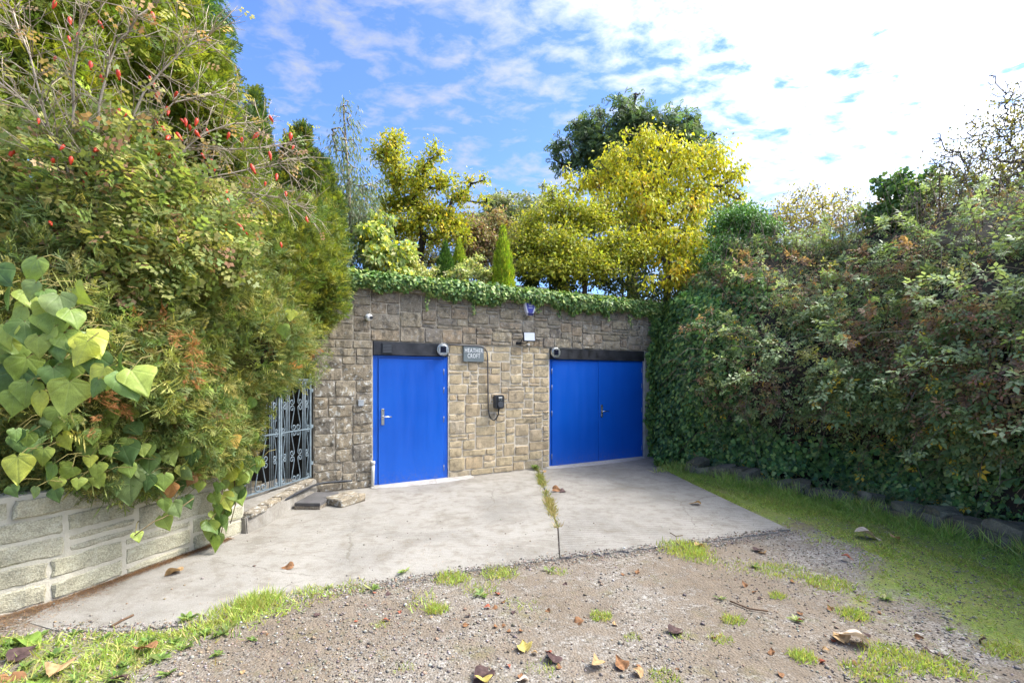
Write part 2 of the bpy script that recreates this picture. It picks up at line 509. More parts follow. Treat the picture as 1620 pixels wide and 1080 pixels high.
def concrete_mat(name, base, ribs=0.0, ang=0.0):
    m, nt, out = new_mat(name)
    t = nd(nt, 'ShaderNodeTexCoord').outputs['Object']
    n1 = nd(nt, 'ShaderNodeTexNoise', Vector=t, Scale=0.9, Detail=6.0, Roughness=0.6, Distortion=0.5)
    n2 = nd(nt, 'ShaderNodeTexNoise', Vector=t, Scale=6.0, Detail=8.0, Roughness=0.72)
    n3 = nd(nt, 'ShaderNodeTexNoise', Vector=t, Scale=140.0, Detail=3.0, Roughness=0.7)
    b0 = np.array(base)
    c = ramp(nt, n1.outputs[0], [(0.25, b0 * 0.68), (0.5, b0), (0.78, b0 * 1.2)])
    c = mixc(nt, ramp(nt, n2.outputs[0], [(0.48, 0.0), (0.68, 0.75)]), c, tuple(b0 * np.array([0.62, 0.57, 0.50])))
    c = mixc(nt, 1.0, c, ramp(nt, n3.outputs[0], [(0.3, 0.72), (0.7, 1.22)]), 'MULTIPLY')
    h = mth(nt, 'ADD', mth(nt, 'MULTIPLY', n2.outputs[0], 0.6), mth(nt, 'MULTIPLY', n3.outputs[0], 0.35))
    if ribs:
        mp_ = nd(nt, 'ShaderNodeMapping', Vector=t, Rotation=(0, 0, ang))
        w = nd(nt, 'ShaderNodeTexWave', dict(wave_type='BANDS', bands_direction='Y'), Vector=mp_.outputs[0], Scale=4.6, Distortion=3.4, Detail=4.0, Detail_Scale=1.6)
        pat = ramp(nt, nd(nt, 'ShaderNodeTexNoise', Vector=t, Scale=1.3, Detail=2.0).outputs[0], [(0.35, 0.25), (0.65, 1.0)])
        wv = mth(nt, 'MULTIPLY', w.outputs[1] if len(w.outputs) > 1 else w.outputs[0], pat)
        h = mth(nt, 'ADD', h, mth(nt, 'MULTIPLY', wv, ribs))
        c = mixc(nt, mth(nt, 'MULTIPLY', mth(nt, 'SUBTRACT', 1.0, wv, clamp=True), 0.34 * ribs), c, tuple(b0 * 0.55))
    # a few broken hairline cracks and old damp stains
    nw = nd(nt, 'ShaderNodeTexNoise', Vector=t, Scale=3.0, Detail=6.0, Roughness=0.65)
    wv_ = nd(nt, 'ShaderNodeVectorMath', dict(operation='MULTIPLY_ADD'), i0=nw.outputs[1], i1=(0.28, 0.28, 0.0), i2=t)
    vo = nd(nt, 'ShaderNodeTexVoronoi', dict(feature='DISTANCE_TO_EDGE'), Vector=wv_.outputs[0], Scale=0.36)
    pm = nd(nt, 'ShaderNodeTexNoise', Vector=t, Scale=0.55, Detail=3.0)
    crack = mth(nt, 'MULTIPLY', ramp(nt, vo.outputs[0], [(0.0, 1.0), (0.0026, 0.0)]), ramp(nt, pm.outputs[0], [(0.48, 0.0), (0.56, 1.0)]))
    c = mixc(nt, mth(nt, 'MULTIPLY', crack, 0.55), c, (0.10, 0.085, 0.06))
    ds = nd(nt, 'ShaderNodeTexNoise', Vector=t, Scale=1.7, Detail=9.0, Roughness=0.7, Distortion=0.8)
    c = mixc(nt, ramp(nt, ds.outputs[0], [(0.52, 0.0), (0.64, 0.45)]), c, tuple(b0 * np.array([0.5, 0.46, 0.4])))
    b = nd(nt, 'ShaderNodeBsdfPrincipled', Base_Color=c, Roughness=0.9)
    b.inputs['Specular IOR Level'].default_value = 0.25
    bp = nd(nt, 'ShaderNodeBump', Strength=0.85, Distance=0.014, Height=h)
    nt.links.new(bp.outputs[0], b.inputs['Normal'])
    nt.links.new(b.outputs[0], out.inputs[0])
    return m


MAT['slab'] = concrete_mat('worn_concrete', (0.285, 0.264, 0.23), 0.12, math.radians(10))
MAT['slab_ribbed'] = concrete_mat('tamped_concrete', (0.265, 0.246, 0.216), 0.4, math.radians(-6))
MAT['fresh_concrete'] = concrete_mat('pale_concrete', (0.42, 0.40, 0.37))


def gravel_mat():
    m, nt, out = new_mat('gravel')
    t = nd(nt, 'ShaderNodeTexCoord').outputs['Object']
    big = nd(nt, 'ShaderNodeTexNoise', Vector=t, Scale=0.8, Detail=6.0, Roughness=0.65)
    med = nd(nt, 'ShaderNodeTexNoise', Vector=t, Scale=7.0, Detail=7.0, Roughness=0.7)
    v1 = nd(nt, 'ShaderNodeTexVoronoi', Vector=t, Scale=62.0)
    v2 = nd(nt, 'ShaderNodeTexVoronoi', Vector=t, Scale=130.0)
    sx = nd(nt, 'ShaderNodeSeparateColor', i0=v1.outputs['Color'])
    sy = nd(nt, 'ShaderNodeSeparateColor', i0=v2.outputs['Color'])
    st = [(0.0, (0.095, 0.083, 0.068)), (0.3, (0.18, 0.153, 0.122)), (0.55, (0.235, 0.208, 0.175)), (0.8, (0.29, 0.265, 0.23)), (1.0, (0.42, 0.39, 0.35))]
    c1 = ramp(nt, sx.outputs[0], st)
    c2 = ramp(nt, sy.outputs[1], st)
    c = mixc(nt, ramp(nt, med.outputs[0], [(0.45, 0.0), (0.6, 1.0)]), c1, c2)
    soil = ramp(nt, med.outputs[0], [(0.3, (0.105, 0.08, 0.055)), (0.7, (0.205, 0.16, 0.115))])
    f = mth(nt, 'ADD', mth(nt, 'MULTIPLY', big.outputs[0], 0.7), mth(nt, 'MULTIPLY', med.outputs[0], 0.45))
    c = mixc(nt, ramp(nt, f, [(0.47, 0.0), (0.62, 0.85)]), c, soil)
    moss = nd(nt, 'ShaderNodeTexNoise', Vector=t, Scale=2.3, Detail=8.0, Roughness=0.75)
    c = mixc(nt, ramp(nt, moss.outputs[0], [(0.55, 0.0), (0.72, 0.65)]), c, (0.13, 0.12, 0.035))
    at = nd(nt, 'ShaderNodeAttribute', dict(attribute_name='Col'))
    tn = nd(nt, 'ShaderNodeTexNoise', Vector=t, Scale=26.0, Detail=7.0, Roughness=0.75)
    turf = ramp(nt, moss.outputs[0], [(0.3, (0.13, 0.19, 0.04)), (0.5, (0.18, 0.22, 0.05)), (0.66, (0.23, 0.21, 0.07)), (0.8, (0.17, 0.13, 0.07))])
    turf = mixc(nt, 1.0, turf, ramp(nt, tn.outputs[0], [(0.3, 0.6), (0.7, 1.4)]), 'MULTIPLY')
    tf = ramp(nt, mth(nt, 'ADD', mth(nt, 'MULTIPLY', at.outputs['Fac'], 0.62), mth(nt, 'MULTIPLY', tn.outputs[0], 0.6)), [(0.50, 0.0), (0.66, 0.95)])
    c = mixc(nt, tf, c, turf)
    b = nd(nt, 'ShaderNodeBsdfPrincipled', Base_Color=c, Roughness=0.95)
    b.inputs['Specular IOR Level'].default_value = 0.2
    h = mth(nt, 'ADD', mth(nt, 'MULTIPLY', v1.outputs['Distance'], -0.9), mth(nt, 'MULTIPLY', med.outputs[0], 0.8))
    bp = nd(nt, 'ShaderNodeBump', Strength=0.5, Distance=0.02, Height=h)
    nt.links.new(bp.outputs[0], b.inputs['Normal'])
    nt.links.new(b.outputs[0], out.inputs[0])
    return m


MAT['gravel'] = gravel_mat()
MAT['pebble'] = leaf_mat('pebble', 0.85, 0.0, 0.3)

# ------------------------------------------------------------------ setting: the track and the concrete drive


def axis_pts(lo, hi, step, far):
    a = list(np.arange(lo, hi + 1e-6, step))
    d, x = step, hi
    while x < far:
        d *= 1.7
        x += d
        a.append(x)
    d, x = step, lo
    while x > -far:
        d *= 1.7
        x -= d
        a.insert(0, x)
    return np.array(a)


def gz(x, y):
    p = np.stack([x, y, np.zeros_like(x)], -1)
    return 0.005 * vnoise(p, 0.9) + 0.004 * vnoise(p, 3.1) + 0.0125


# wall frame: s runs along the stone wall, q goes into it
W0 = np.array([-2.95, 6.97])
WD = np.array([0.8746, 0.4848])
WD = WD / np.linalg.norm(WD)
WN = np.array([-WD[1], WD[0]])          # into the wall
WROT = math.atan2(WD[1], WD[0])


def wall_xy(s, q=0.0):
    p = W0 + WD * s + WN * q
    return p


def s_of(x):
    u = (x - 810.0) / F
    return (u * W0[1] - W0[0]) / (WD[0] - WD[1] * u)


def wz(x, y):
    d = W0[1] + WD[1] * s_of(x)
    return CAMZ + (HOR - y) / F * d


def wall_pt(s, q, z):
    p = wall_xy(s, q)
    return (p[0], p[1], z)


def rough_line(pts, step=0.06, amp=0.02, seed=0):
    r = np.random.default_rng(seed)
    out = []
    for a, b in zip(pts[:-1], pts[1:]):
        a, b = np.array(a, float), np.array(b, float)
        k = max(1, int(np.linalg.norm(b - a) / step))
        nrm = np.array([-(b - a)[1], (b - a)[0]]) / max(1e-6, np.linalg.norm(b - a))
        for i in range(k):
            p = a + (b - a) * i / k
            out.append(p + nrm * r.normal(0, amp) * (0.6 if i else 0.2))
    out.append(np.array(pts[-1], float))
    return out


def slab(name, outline, z, mat):
    bm = bmesh.new()
    top = [bm.verts.new((p[0], p[1], z)) for p in outline]
    bot = [bm.verts.new((p[0], p[1], -0.06)) for p in outline]
    f = bm.faces.new(top)
    n = len(top)
    for i in range(n):
        bm.faces.new((top[i], bot[i], bot[(i + 1) % n], top[(i + 1) % n]))
    if f.normal.z < 0:
        f.normal_flip()
    bmesh.ops.triangulate(bm, faces=[f])
    bmesh.ops.recalc_face_normals(bm, faces=list(bm.faces))
    me = bpy.data.meshes.new(name)
    bm.to_mesh(me)
    bm.free()
    me.materials.append(mat)
    return struct(link(name, me))


FRONT_L = [G(x, y)[:2] for x, y in ((884, 886), (760, 903), (690, 914), (600, 926), (520, 938), (430, 955), (360, 978), (290, 994), (180, 1003), (85, 1000))]
FRONT_R = [G(x, y)[:2] for x, y in ((1250, 841), (1120, 860), (1000, 874), (886.5, 885.7))]
left_base = [(-3.42, 3.30), (-3.5, 3.65), (-3.2, 4.5), (-3.0, 5.25), (-2.86, 5.45), (-2.90, 6.98)]
ol = rough_line(FRONT_L, 0.05, 0.032, 1)[:-1] + [np.array(FRONT_L[-1])] + [np.array(p) for p in left_base]
ol += [wall_xy(s_of(848) + 0.02, 0.02), np.array([0.462, 8.73]), np.array([0.50, 6.6]), np.array([0.515, 5.35])]
slab('concrete_driveway', ol, 0.020, MAT['slab'])
orr = [wall_xy(s_of(848) + 0.045, 0.02), wall_xy(6.9, 0.02), np.array([2.95, 9.6]), np.array([2.84, 8.8]), np.array([2.92, 7.6]), np.array([3.02, 6.4])]
orr += rough_line(FRONT_R, 0.05, 0.028, 2) + [np.array([0.532, 5.35]), np.array([0.518, 6.6]), np.array([0.482, 8.73])]
slab('concrete_driveway', orr, 0.027, MAT['slab_ribbed'])

def inside(poly, x, y):
    c = np.zeros(len(x), bool)
    n = len(poly)
    for i in range(n):
        x0, y0 = poly[i][:2]
        x1, y1 = poly[(i + 1) % n][:2]
        k = ((y0 > y) != (y1 > y)) & (x < (x1 - x0) * (y - y0) / (y1 - y0 + 1e-12) + x0)
        c ^= k
    return c


xs = axis_pts(-6, 7, 0.08, 400)
ys = axis_pts(0.5, 11, 0.08, 400)
X, Y = np.meshgrid(xs, ys)
GZ = gz(X, Y)
xr, yr = X.ravel(), Y.ravel()
ua, ub = np.ones(len(xr), bool), np.ones(len(xr), bool)
for ex, ey in ((0.09, 0), (-0.09, 0), (0, 0.09), (0, -0.09)):
    ua &= inside(ol, xr + ex, yr + ey)
    ub &= inside(orr, xr + ex, yr + ey)
und = ua | ub
und = und.reshape(X.shape)
GZ[und] = -0.04
V = np.stack([X, Y, GZ], -1).reshape(-1, 3)
nx = len(xs)
ii = np.arange((len(ys) - 1) * nx).reshape(-1, nx)[:, :-1].ravel()
T = np.concatenate([np.stack([ii, ii + 1, ii + nx + 1], -1), np.stack([ii, ii + nx + 1, ii + nx], -1)])
tb = TB()
tb.add(V, T)
track = struct(tb.obj('gravel_track', MAT['gravel'], smooth=True))
ground_v = V.copy()

# ------------------------------------------------------------------ stones


def stone_data(name, w, h, depth, mat, seed, bulge=0.018, rough=0.010, nx=7, ny=5, jit=0.006, lip=0.007, step=0.009):
    r = np.random.default_rng(seed)
    bm = bmesh.new()
    off = r.uniform(-50, 50, 3)
    ea, eb = 1 - 2 * lip / w, 1 - 2 * lip / h
    gx = np.r_[-1, np.linspace(-ea, ea, nx - 2), 1]
    gy = np.r_[-1, np.linspace(-eb, eb, ny - 2), 1]
    grid = []
    tilt = r.normal(0, 0.02, 2)
    for j, b in enumerate(gy):
        row = []
        for i, a in enumerate(gx):
            edge = abs(a) > 0.999 or abs(b) > 0.999
            x, z = a * w / 2, b * h / 2
            n = vnoise(np.array([x, z, 0]) * 11 + off) * rough + vnoise(np.array([x, z, 0]) * 31 + off) * rough * 0.6
            if edge:
                y = 0.004
            else:
                y = -(step + bulge * (1 - max(abs(a), abs(b)) ** 6) + n + tilt[0] * x + tilt[1] * z)
                y = min(y, -0.002)
            if not edge and 1 < i < nx - 2:
                x += r.normal(0, 0.14 * w / nx)
            if not edge and 1 < j < ny - 2:
                z += r.normal(0, 0.14 * h / ny)
            x += r.normal(0, jit * 0.45)
            z += r.normal(0, jit * 0.45)
            if abs(a) > 0.9 and abs(b) > 0.9:
                x -= math.copysign(lip * 0.5, a)
                z -= math.copysign(lip * 0.5, b)
            row.append(bm.verts.new((x, y, z)))
        grid.append(row)
    for j in range(ny - 1):
        for i in range(nx - 1):
            bm.faces.new((grid[j][i], grid[j][i + 1], grid[j + 1][i + 1], grid[j + 1][i]))
    rim = [grid[0][i] for i in range(nx)] + [grid[j][-1] for j in range(1, ny)] + [grid[-1][i] for i in range(nx - 2, -1, -1)] + [grid[j][0] for j in range(ny - 2, 0, -1)]
    back = [bm.verts.new((v.co.x, depth, v.co.z)) for v in rim]
    n = len(rim)
    for i in range(n):
        bm.faces.new((rim[i], back[i], back[(i + 1) % n], rim[(i + 1) % n]))
    bm.faces.new(back[::-1])
    bmesh.ops.recalc_face_normals(bm, faces=list(bm.faces))
    me = bpy.data.meshes.new(name)
    bm.to_mesh(me)
    bm.free()
    me.materials.append(mat)
    return me


def pack(w, h, cw, ch, ws, hs, r):
    """random squared rubble: fills a cw x ch grid with mostly long rectangles"""
    nxc, nyc = max(1, round(w / cw)), max(1, round(h / ch))
    cw, ch = w / nxc, h / nyc
    used = np.zeros((nyc, nxc), bool)
    out = []
    for j in range(nyc):
        i = 0
        while i < nxc:
            if used[j, i]:
                i += 1
                continue
            run = 0
            while i + run < nxc and not used[j, i + run]:
                run += 1
            hh = int(r.choice(hs))
            ww = max(int(r.choice(ws)), math.ceil(1.2 * hh * ch / cw))
            if run - ww < min(ws):
                ww = run if run <= max(ws) else run // 2
            ww = min(ww, run)
            left = nyc - j
            if left - hh == 1:
                hh += 1 if r.random() < 0.5 or hh == 1 else -1
            hh = min(hh, left)
            if ww * cw < hh * ch * 0.95:
                hh = max(1, int(ww * cw / (0.95 * ch)))
            used[j:j + hh, i:i + ww] = True
            out.append((i * cw, j * ch, ww * cw, hh * ch))
            i += ww
    return out


# ---- main garage wall
D1L, D1R = s_of(590), s_of(709.5)
D2L, D2R = s_of(870), s_of(1018.5)
WEND = 7.0
DOORH, LINT, WTOP = 2.10, 2.315, 3.20
wall = thing('stone_wall', 'tall sandstone wall of squared rubble with two blue doorways', 'wall', wall_pt(0, 0, 0), WROT)
m = BM()
m.box(0.0, D1L, 0.006, 0.40, -0.1, LINT)
m.obj('mortar', MAT['old_mortar'], wall)
m = BM()
m.box(D1R, D2L, 0.019, 0.40, -0.1, LINT)
m.obj('mortar', MAT['mortar'], wall)
m = BM()
m.box(0.0, WEND, 0.007, 0.41, LINT, WTOP)
m.obj('mortar', MAT['old_mortar'], wall)
jm = BM().box(D2R + 0.005, WEND - 0.05, -0.012, 0.40, -0.1, LINT - 0.003).obj('concrete_jamb', MAT['fresh_concrete'], wall, 0.012)
seed = 100
r = np.random.default_rng(21)


def wall_stones(s0, s1, z0, z1, cw, ch, ws, hs, matf, gap, q, **kw):
    global seed
    for (x, z, w, h) in pack(s1 - s0, z1 - z0, cw, ch, ws, hs, r):
        seed += 1
        me = stone_data('stone', w - gap, h - gap, 0.06, matf(s0 + x + w / 2, z0 + z + h / 2), seed,
                        nx=max(5, min(11, int(w / 0.045) + 2)), ny=max(5, min(8, int(h / 0.04) + 2)), **kw)
        link('stone', me, wall, (s0 + x + w / 2, q + r.normal(0, 0.004), z0 + z + h / 2))


wall_stones(0.0, D1L - 0.01, 0.02, LINT, 0.05, 0.062, [4, 5, 6, 8, 9], [2, 2, 3, 3, 4], lambda s, z: MAT['lichen_stone'] if z < 2.0 else MAT['old_stone'], 0.014, 0.0, bulge=0.007, rough=0.009)
wall_stones(D1R + 0.012, D2L - 0.012, 0.02, LINT, 0.05, 0.058, [3, 4, 5, 6, 7, 8, 9], [1, 2, 2, 3, 3, 4], lambda s, z: MAT['pale_stone'], 0.020, 0.016, bulge=0.004, rough=0.006)
wall_stones(0.0, WEND, LINT + 0.005, WTOP - 0.09, 0.052, 0.06, [4, 5, 6, 7, 8, 9], [1, 2, 2, 3, 3, 4], lambda s, z: MAT['old_stone'], 0.013, 0.0, bulge=0.006, rough=0.008)
x = 0.0
while x < WEND:
    w = r.uniform(0.35, 0.7)
    seed += 1
    me = stone_data('coping_stone', w - 0.012, 0.085, 0.45, MAT['old_stone'], seed, bulge=0.012, rough=0.008)
    link('coping_stone', me, wall, (x + w / 2, -0.045, WTOP - 0.045))
    x += w
for a, b in ((D1L, D1R), (D2L, D2R)):
    BM().box(a + 0.006, b - 0.004, -0.014, 0.2, DOORH, LINT - 0.006).obj('lintel', MAT['black_board'], wall, 0.004)

# ---- doors


def handle(parent, s, z, flip, q0):
    m = BM().box(s - 0.024, s + 0.024, q0 - 0.012, q0, z - 0.13, z + 0.13)
    h = m.obj('handle', MAT['steel'], parent, 0.006)
    m = BM()
    d = -1 if flip else 1
    m.tube([(s, q0 - 0.01, z), (s, q0 - 0.055, z), (s + 0.012 * d, q0 - 0.06, z), (s + 0.13 * d, q0 - 0.06, z - 0.004)], 0.0095)
    m.obj('lever', MAT['steel'], h)
    BM().disc(s, z - 0.085, 0.018, q0 - 0.024, q0 - 0.011, 16).obj('lock_cylinder', MAT['steel'], h)
    return h


def hinge(parent, s, z, q0):
    BM().tube([(s, q0 - 0.006, z - 0.05), (s, q0 - 0.006, z + 0.05)], 0.0065).obj('hinge', MAT['hinge'], parent)


QF = 0.030
d1 = thing('steel_door', 'wide single blue steel door beside the iron gate', 'door', wall_pt(0, 0, 0), WROT)
fr = BM()
fr.box(D1L + 0.004, D1L + 0.085, QF, 0.12, 0.03, DOORH - 0.004)
fr.box(D1R - 0.075, D1R - 0.004, QF, 0.12, 0.03, DOORH - 0.004)
fr.box(D1L + 0.087, D1R - 0.077, QF, 0.12, DOORH - 0.05, DOORH - 0.004)
fr.obj('door_frame', MAT['blue'], d1, 0.003)
BM().box(D1L + 0.090, D1R - 0.080, QF - 0.012, 0.10, 0.032, DOORH - 0.056).obj('door_leaf', MAT['blue'], d1, 0.004)
hs = s_of(606)
handle(d1, hs, wz(606, 659), False, QF - 0.012)
for y in (588, 617, 663, 740):
    hinge(d1, D1R - 0.077, wz(703, y), QF - 0.006)

d2 = thing('steel_double_door', 'blue steel double door with two leaves beside the ivy bank', 'door', wall_pt(0, 0, 0), WROT)
fr = BM()
fr.box(D2L + 0.004, D2L + 0.055, QF, 0.12, 0.03, DOORH - 0.004)
fr.box(D2R - 0.045, D2R - 0.004, QF, 0.12, 0.03, DOORH - 0.004)
fr.box(D2L + 0.057, D2R - 0.047, QF, 0.12, DOORH - 0.03, DOORH - 0.004)
fr.obj('door_frame', MAT['blue'], d2, 0.003)
mid = s_of(947.5)
BM().box(D2L + 0.059, mid - 0.003, QF - 0.012, 0.10, 0.032, DOORH - 0.035).obj('door_leaf', MAT['blue'], d2, 0.004)
BM().box(mid + 0.003, D2R - 0.050, QF - 0.014, 0.10, 0.032, DOORH - 0.035).obj('door_leaf', MAT['blue'], d2, 0.004)
handle(d2, mid + 0.085, wz(953, 650), False, QF - 0.014)
for y in (587, 613, 654, 722):
    hinge(d2, D2L + 0.058, wz(874, y), QF - 0.006)
for y in (585, 610, 648, 708):
    hinge(d2, D2R - 0.048, wz(1015, y), QF - 0.006)

for a, b, lab in ((D1L - 0.05, D1R + 0.42, 'pale concrete threshold wedge under the single blue door'), (D2L - 0.12, D2R - 0.05, 'pale concrete threshold wedge under the blue double door')):
    bm = bmesh.new()
    k = 16
    rr_ = np.random.default_rng(int(a * 100) + 5)
    rows = []
    for i in range(k + 1):
        s = a + (b - a) * i / k
        fr_ = math.sin(math.pi * (i + 0.7) / (k + 1.4)) ** 0.5
        rows.append([bm.verts.new((s, 0.10, 0.036)), bm.verts.new((s, -0.03 - 0.02 * fr_, 0.036)), bm.verts.new((s, -0.06 - 0.22 * fr_ + rr_.normal(0, 0.008), 0.028)), bm.verts.new((s, -0.065 - 0.225 * fr_, -0.02))])
    for i in range(k):
        for j in range(3):
            bm.faces.new((rows[i][j], rows[i + 1][j], rows[i + 1][j + 1], rows[i][j + 1]))
    bmesh.ops.recalc_face_normals(bm, faces=list(bm.faces))
    me = bpy.data.meshes.new('threshold')
    bm.to_mesh(me)
    bm.free()
    me.materials.append(MAT['fresh_concrete'])
    tag(link('threshold', me, None, wall_pt(0, 0, 0), (0, 0, WROT)), lab, 'threshold')

# ---- things on the wall


def wthing(name, label, cat, x, y, q=0.0, group=None):
    return thing(name, label, cat, wall_pt(s_of(x), q, wz(x, y)), WROT, group)


t = wthing('security_camera', 'small white ball security camera above the single blue door', 'camera', 582, 503, -0.03)
BM().disc(0, 0.01, 0.05, -0.015, 0.035, 20).obj('base', MAT['white'], t, 0.004)
bm = bmesh.new()
bmesh.ops.create_uvsphere(bm, u_segments=20, v_segments=12, radius=0.055)
for f in bm.faces:
    f.smooth = True
me = bpy.data.meshes.new('body')
bm.to_mesh(me)
bm.free()
me.materials.append(MAT['white'])
b_ = link('body', me, t, (0, -0.05, 0))
BM().disc(0.022, -0.008, 0.026, -0.062, -0.03, 18).obj('lens', MAT['black_plastic'], b_)

t = wthing('vent', 'square black vent on the lintel of the single door', 'vent', 612, 551, -0.014)
BM().box(-0.085, 0.085, -0.014, 0, -0.085, 0.085).obj('frame', MAT['black_plastic'], t, 0.004)
for k in range(6):
    BM().box(-0.068, 0.068, -0.020, -0.0145, -0.066 + k * 0.0235, -0.052 + k * 0.0235).obj('slat', MAT['dark_grey'], t)

for (x, y, rp, lab) in ((699, 553, 0.108, 'round silver solar lamp over the right corner of the single door'), (877, 557.5, 0.108, 'round silver solar lamp over the left corner of the double door')):
    t = wthing('solar_lamp', lab, 'lamp', x, y, -0.016, 'round solar lamps over the doors')
    BM().disc(0, 0, rp * 0.92, -0.02, 0.0, 32).obj('base', MAT['black_plastic'], t)
    BM().disc(0, 0, rp, -0.045, -0.02, 36, rp * 0.97).obj('rim', MAT['chrome'], t, 0.003)
    BM().disc(0, 0, rp * 0.80, -0.052, -0.0455, 36, rp * 0.74).obj('cover', MAT['steel'], t)
    BM().box(-rp * 0.46, rp * 0.46, -0.058, -0.0525, -rp * 0.46, rp * 0.46).obj('solar_panel', MAT['solar'], t, 0.002)

t = wthing('house_sign', 'grey slate house sign with white lettering', 'sign', 748.5, 559.5, 0.0)
sw = (s_of(764.5) - s_of(732.5)) / 2
sh = (wz(748, 547) - wz(748, 572.5)) / 2
BM().box(-sw, sw, -0.03, 0.012, -sh, sh).obj('plate', MAT['slate'], t, 0.003)
for txt, zc in (('HEATHER', 0.052), ('CROFT', -0.042)):
    cu = bpy.data.curves.new('txt', 'FONT')
    cu.body = txt
    cu.size = 0.098
    cu.align_x = 'CENTER'
    cu.align_y = 'CENTER'
    cu.extrude = 0.001
    cu.offset = 0.0
    cu.space_character = 1.12
    to = bpy.data.objects.new('txt', cu)
    col.objects.link(to)
    bpy.context.view_layer.update()
    me = bpy.data.meshes.new_from_object(to.evaluated_get(bpy.context.evaluated_depsgraph_get()))
    bpy.data.objects.remove(to)
    me.materials.clear()
    me.materials.append(MAT['letter'])
    o = link('lettering', me, t, (0, -0.0325, zc), (math.radians(90), 0, 0))
    wmax = max(v.co.x for v in me.vertices) * 2
    k = (sw * 1.82 if txt == 'HEATHER' else sw * 1.24) / wmax
    o.scale = (k, 1.08, 1)

# conduit and cable
cpts = [(709, 545.5), (730, 546.2), (752, 546.8), (760, 547.5), (766, 551), (769.5, 557), (770.5, 566), (771, 600), (771.3, 630), (771.6, 650)]
cab = tag(BM().tube([wall_pt(s_of(x), -0.026, wz(x, y)) for x, y in cpts], 0.013).obj('cable_conduit', MAT['copper']), 'dark cable conduit bending down the pale wall from the lamp', 'conduit')
cpts = [(771.6, 648), (772.5, 656), (775, 661.5), (779, 664.2), (783, 661.5), (786, 655), (786.8, 644)]
tag(BM().tube([wall_pt(s_of(x), -0.03 - 0.012 * i / 2, wz(x, y)) for i, (x, y) in enumerate(cpts)], 0.0125).obj('charger_cable', MAT['black_plastic']), 'black cable loop hanging below the wall charger', 'cable')

t = wthing('wall_charger', 'black rounded vehicle charger mounted on the pale wall', 'charger', 787, 635, 0.0)


def rrect(w, h, rad, n=6):
    pts = []
    for cx_, cz_, a0 in ((w - rad, h - rad, 0), (-w + rad, h - rad, 90), (-w + rad, -h + rad, 180), (w - rad, -h + rad, 270)):
        for i in range(n + 1):
            a = math.radians(a0 + 90 * i / n)
            pts.append((cx_ + rad * math.cos(a), cz_ + rad * math.sin(a)))
    return pts


BM().prism(rrect(0.082, 0.122, 0.035), -0.11, 0.01).obj('body', MAT['dark_grey'], t, 0.006)
BM().prism(rrect(0.070, 0.110, 0.03), -0.116, -0.1105).obj('face', MAT['black_plastic'], t)
BM().disc(0, -0.045, 0.056, -0.135, -0.1165, 28).obj('socket_cover', MAT['dark_grey'], t, 0.003)
BM().box(-0.036, 0.036, -0.1185, -0.1165, 0.070, 0.086).obj('white_print', MAT['letter'], t)
BM().box(-0.034, -0.010, -0.1185, -0.1165, 0.030, 0.054).obj('screen', MAT['slate'], t)
BM().box(0.008, 0.032, -0.1185, -0.1165, 0.030, 0.054).obj('screen', MAT['slate'], t)

t = wthing('floodlight', 'square floodlight with white panel and black bracket under the alarm box', 'floodlight', 826, 541, 0.0)
hd = BM().box(-0.115, 0.115, -0.015, 0.025, -0.088, 0.088).obj('housing', MAT['black_plastic'], t, 0.006, (0.07, -0.14, 0.09), (math.radians(-8), 0, math.radians(-12)))
BM().box(-0.100, 0.100, -0.019, -0.0155, -0.073, 0.073).obj('diffuser', MAT['diffuser'], hd)
m = BM()
m.tube([(-0.07, 0.0, -0.02), (-0.062, -0.08, 0.0), (-0.055, -0.125, 0.07)], 0.009, 6)
m.tube([(-0.07, -0.004, -0.02), (0.03, -0.05, -0.03), (0.175, -0.14, 0.06)], 0.009, 6)
m.obj('bracket', MAT['black_plastic'], t)
BM().box(-0.13, -0.03, -0.035, 0.0, -0.05, 0.0).obj('mount', MAT['black_plastic'], t, 0.005)
BM().box(0.09, 0.14, -0.05, -0.005, -0.055, -0.03).obj('sensor', MAT['white'], t, 0.006)

t = wthing('alarm_box', 'blue and white shield shaped alarm box below the ivy', 'alarm box', 836, 487, 0.0)
hw, hh_ = 0.125, 0.15
sh_out = [(-hw, hh_), (hw, hh_), (hw * 0.96, 0.05), (hw * 0.72, -0.07), (hw * 0.42, -hh_), (-hw * 0.42, -hh_), (-hw * 0.72, -0.07), (-hw * 0.96, 0.05)]
BM().prism(sh_out[::-1], -0.075, 0.012).obj('body', MAT['alarm_white'], t, 0.012)
inn = [(x * 0.74, z * 0.80 + 0.018) for x, z in sh_out]
BM().prism(inn[::-1], -0.080, -0.0755).obj('panel', MAT['alarm_blue'], t)
for zc, w in ((0.05, 0.11), (0.022, 0.075), (-0.012, 0.09)):
    BM().box(-w / 2, w / 2, -0.0825, -0.0805, zc - 0.006, zc + 0.006).obj('print', MAT['alarm_white'], t)
BM().prism([(-0.066, -0.105), (-0.05, -0.152), (0.05, -0.152), (0.066, -0.105)], -0.092, -0.0765).obj('strobe_lens', MAT['alarm_navy'], t, 0.004)

t = wthing('switch_plate', 'small grey metal plate on the lichened stones by the single door', 'plate', 570.5, 637, -0.03)
BM().box(-0.042, 0.042, -0.012, 0.03, -0.048, 0.048).obj('cover', plain('zinc_plate', (0.36, 0.38, 0.40), 0.45, 0.3), t, 0.004)
for zc in (-0.032, 0.032):
    BM().disc(0, zc, 0.006, -0.0155, -0.0125, 10).obj('screw', MAT['steel'], t)

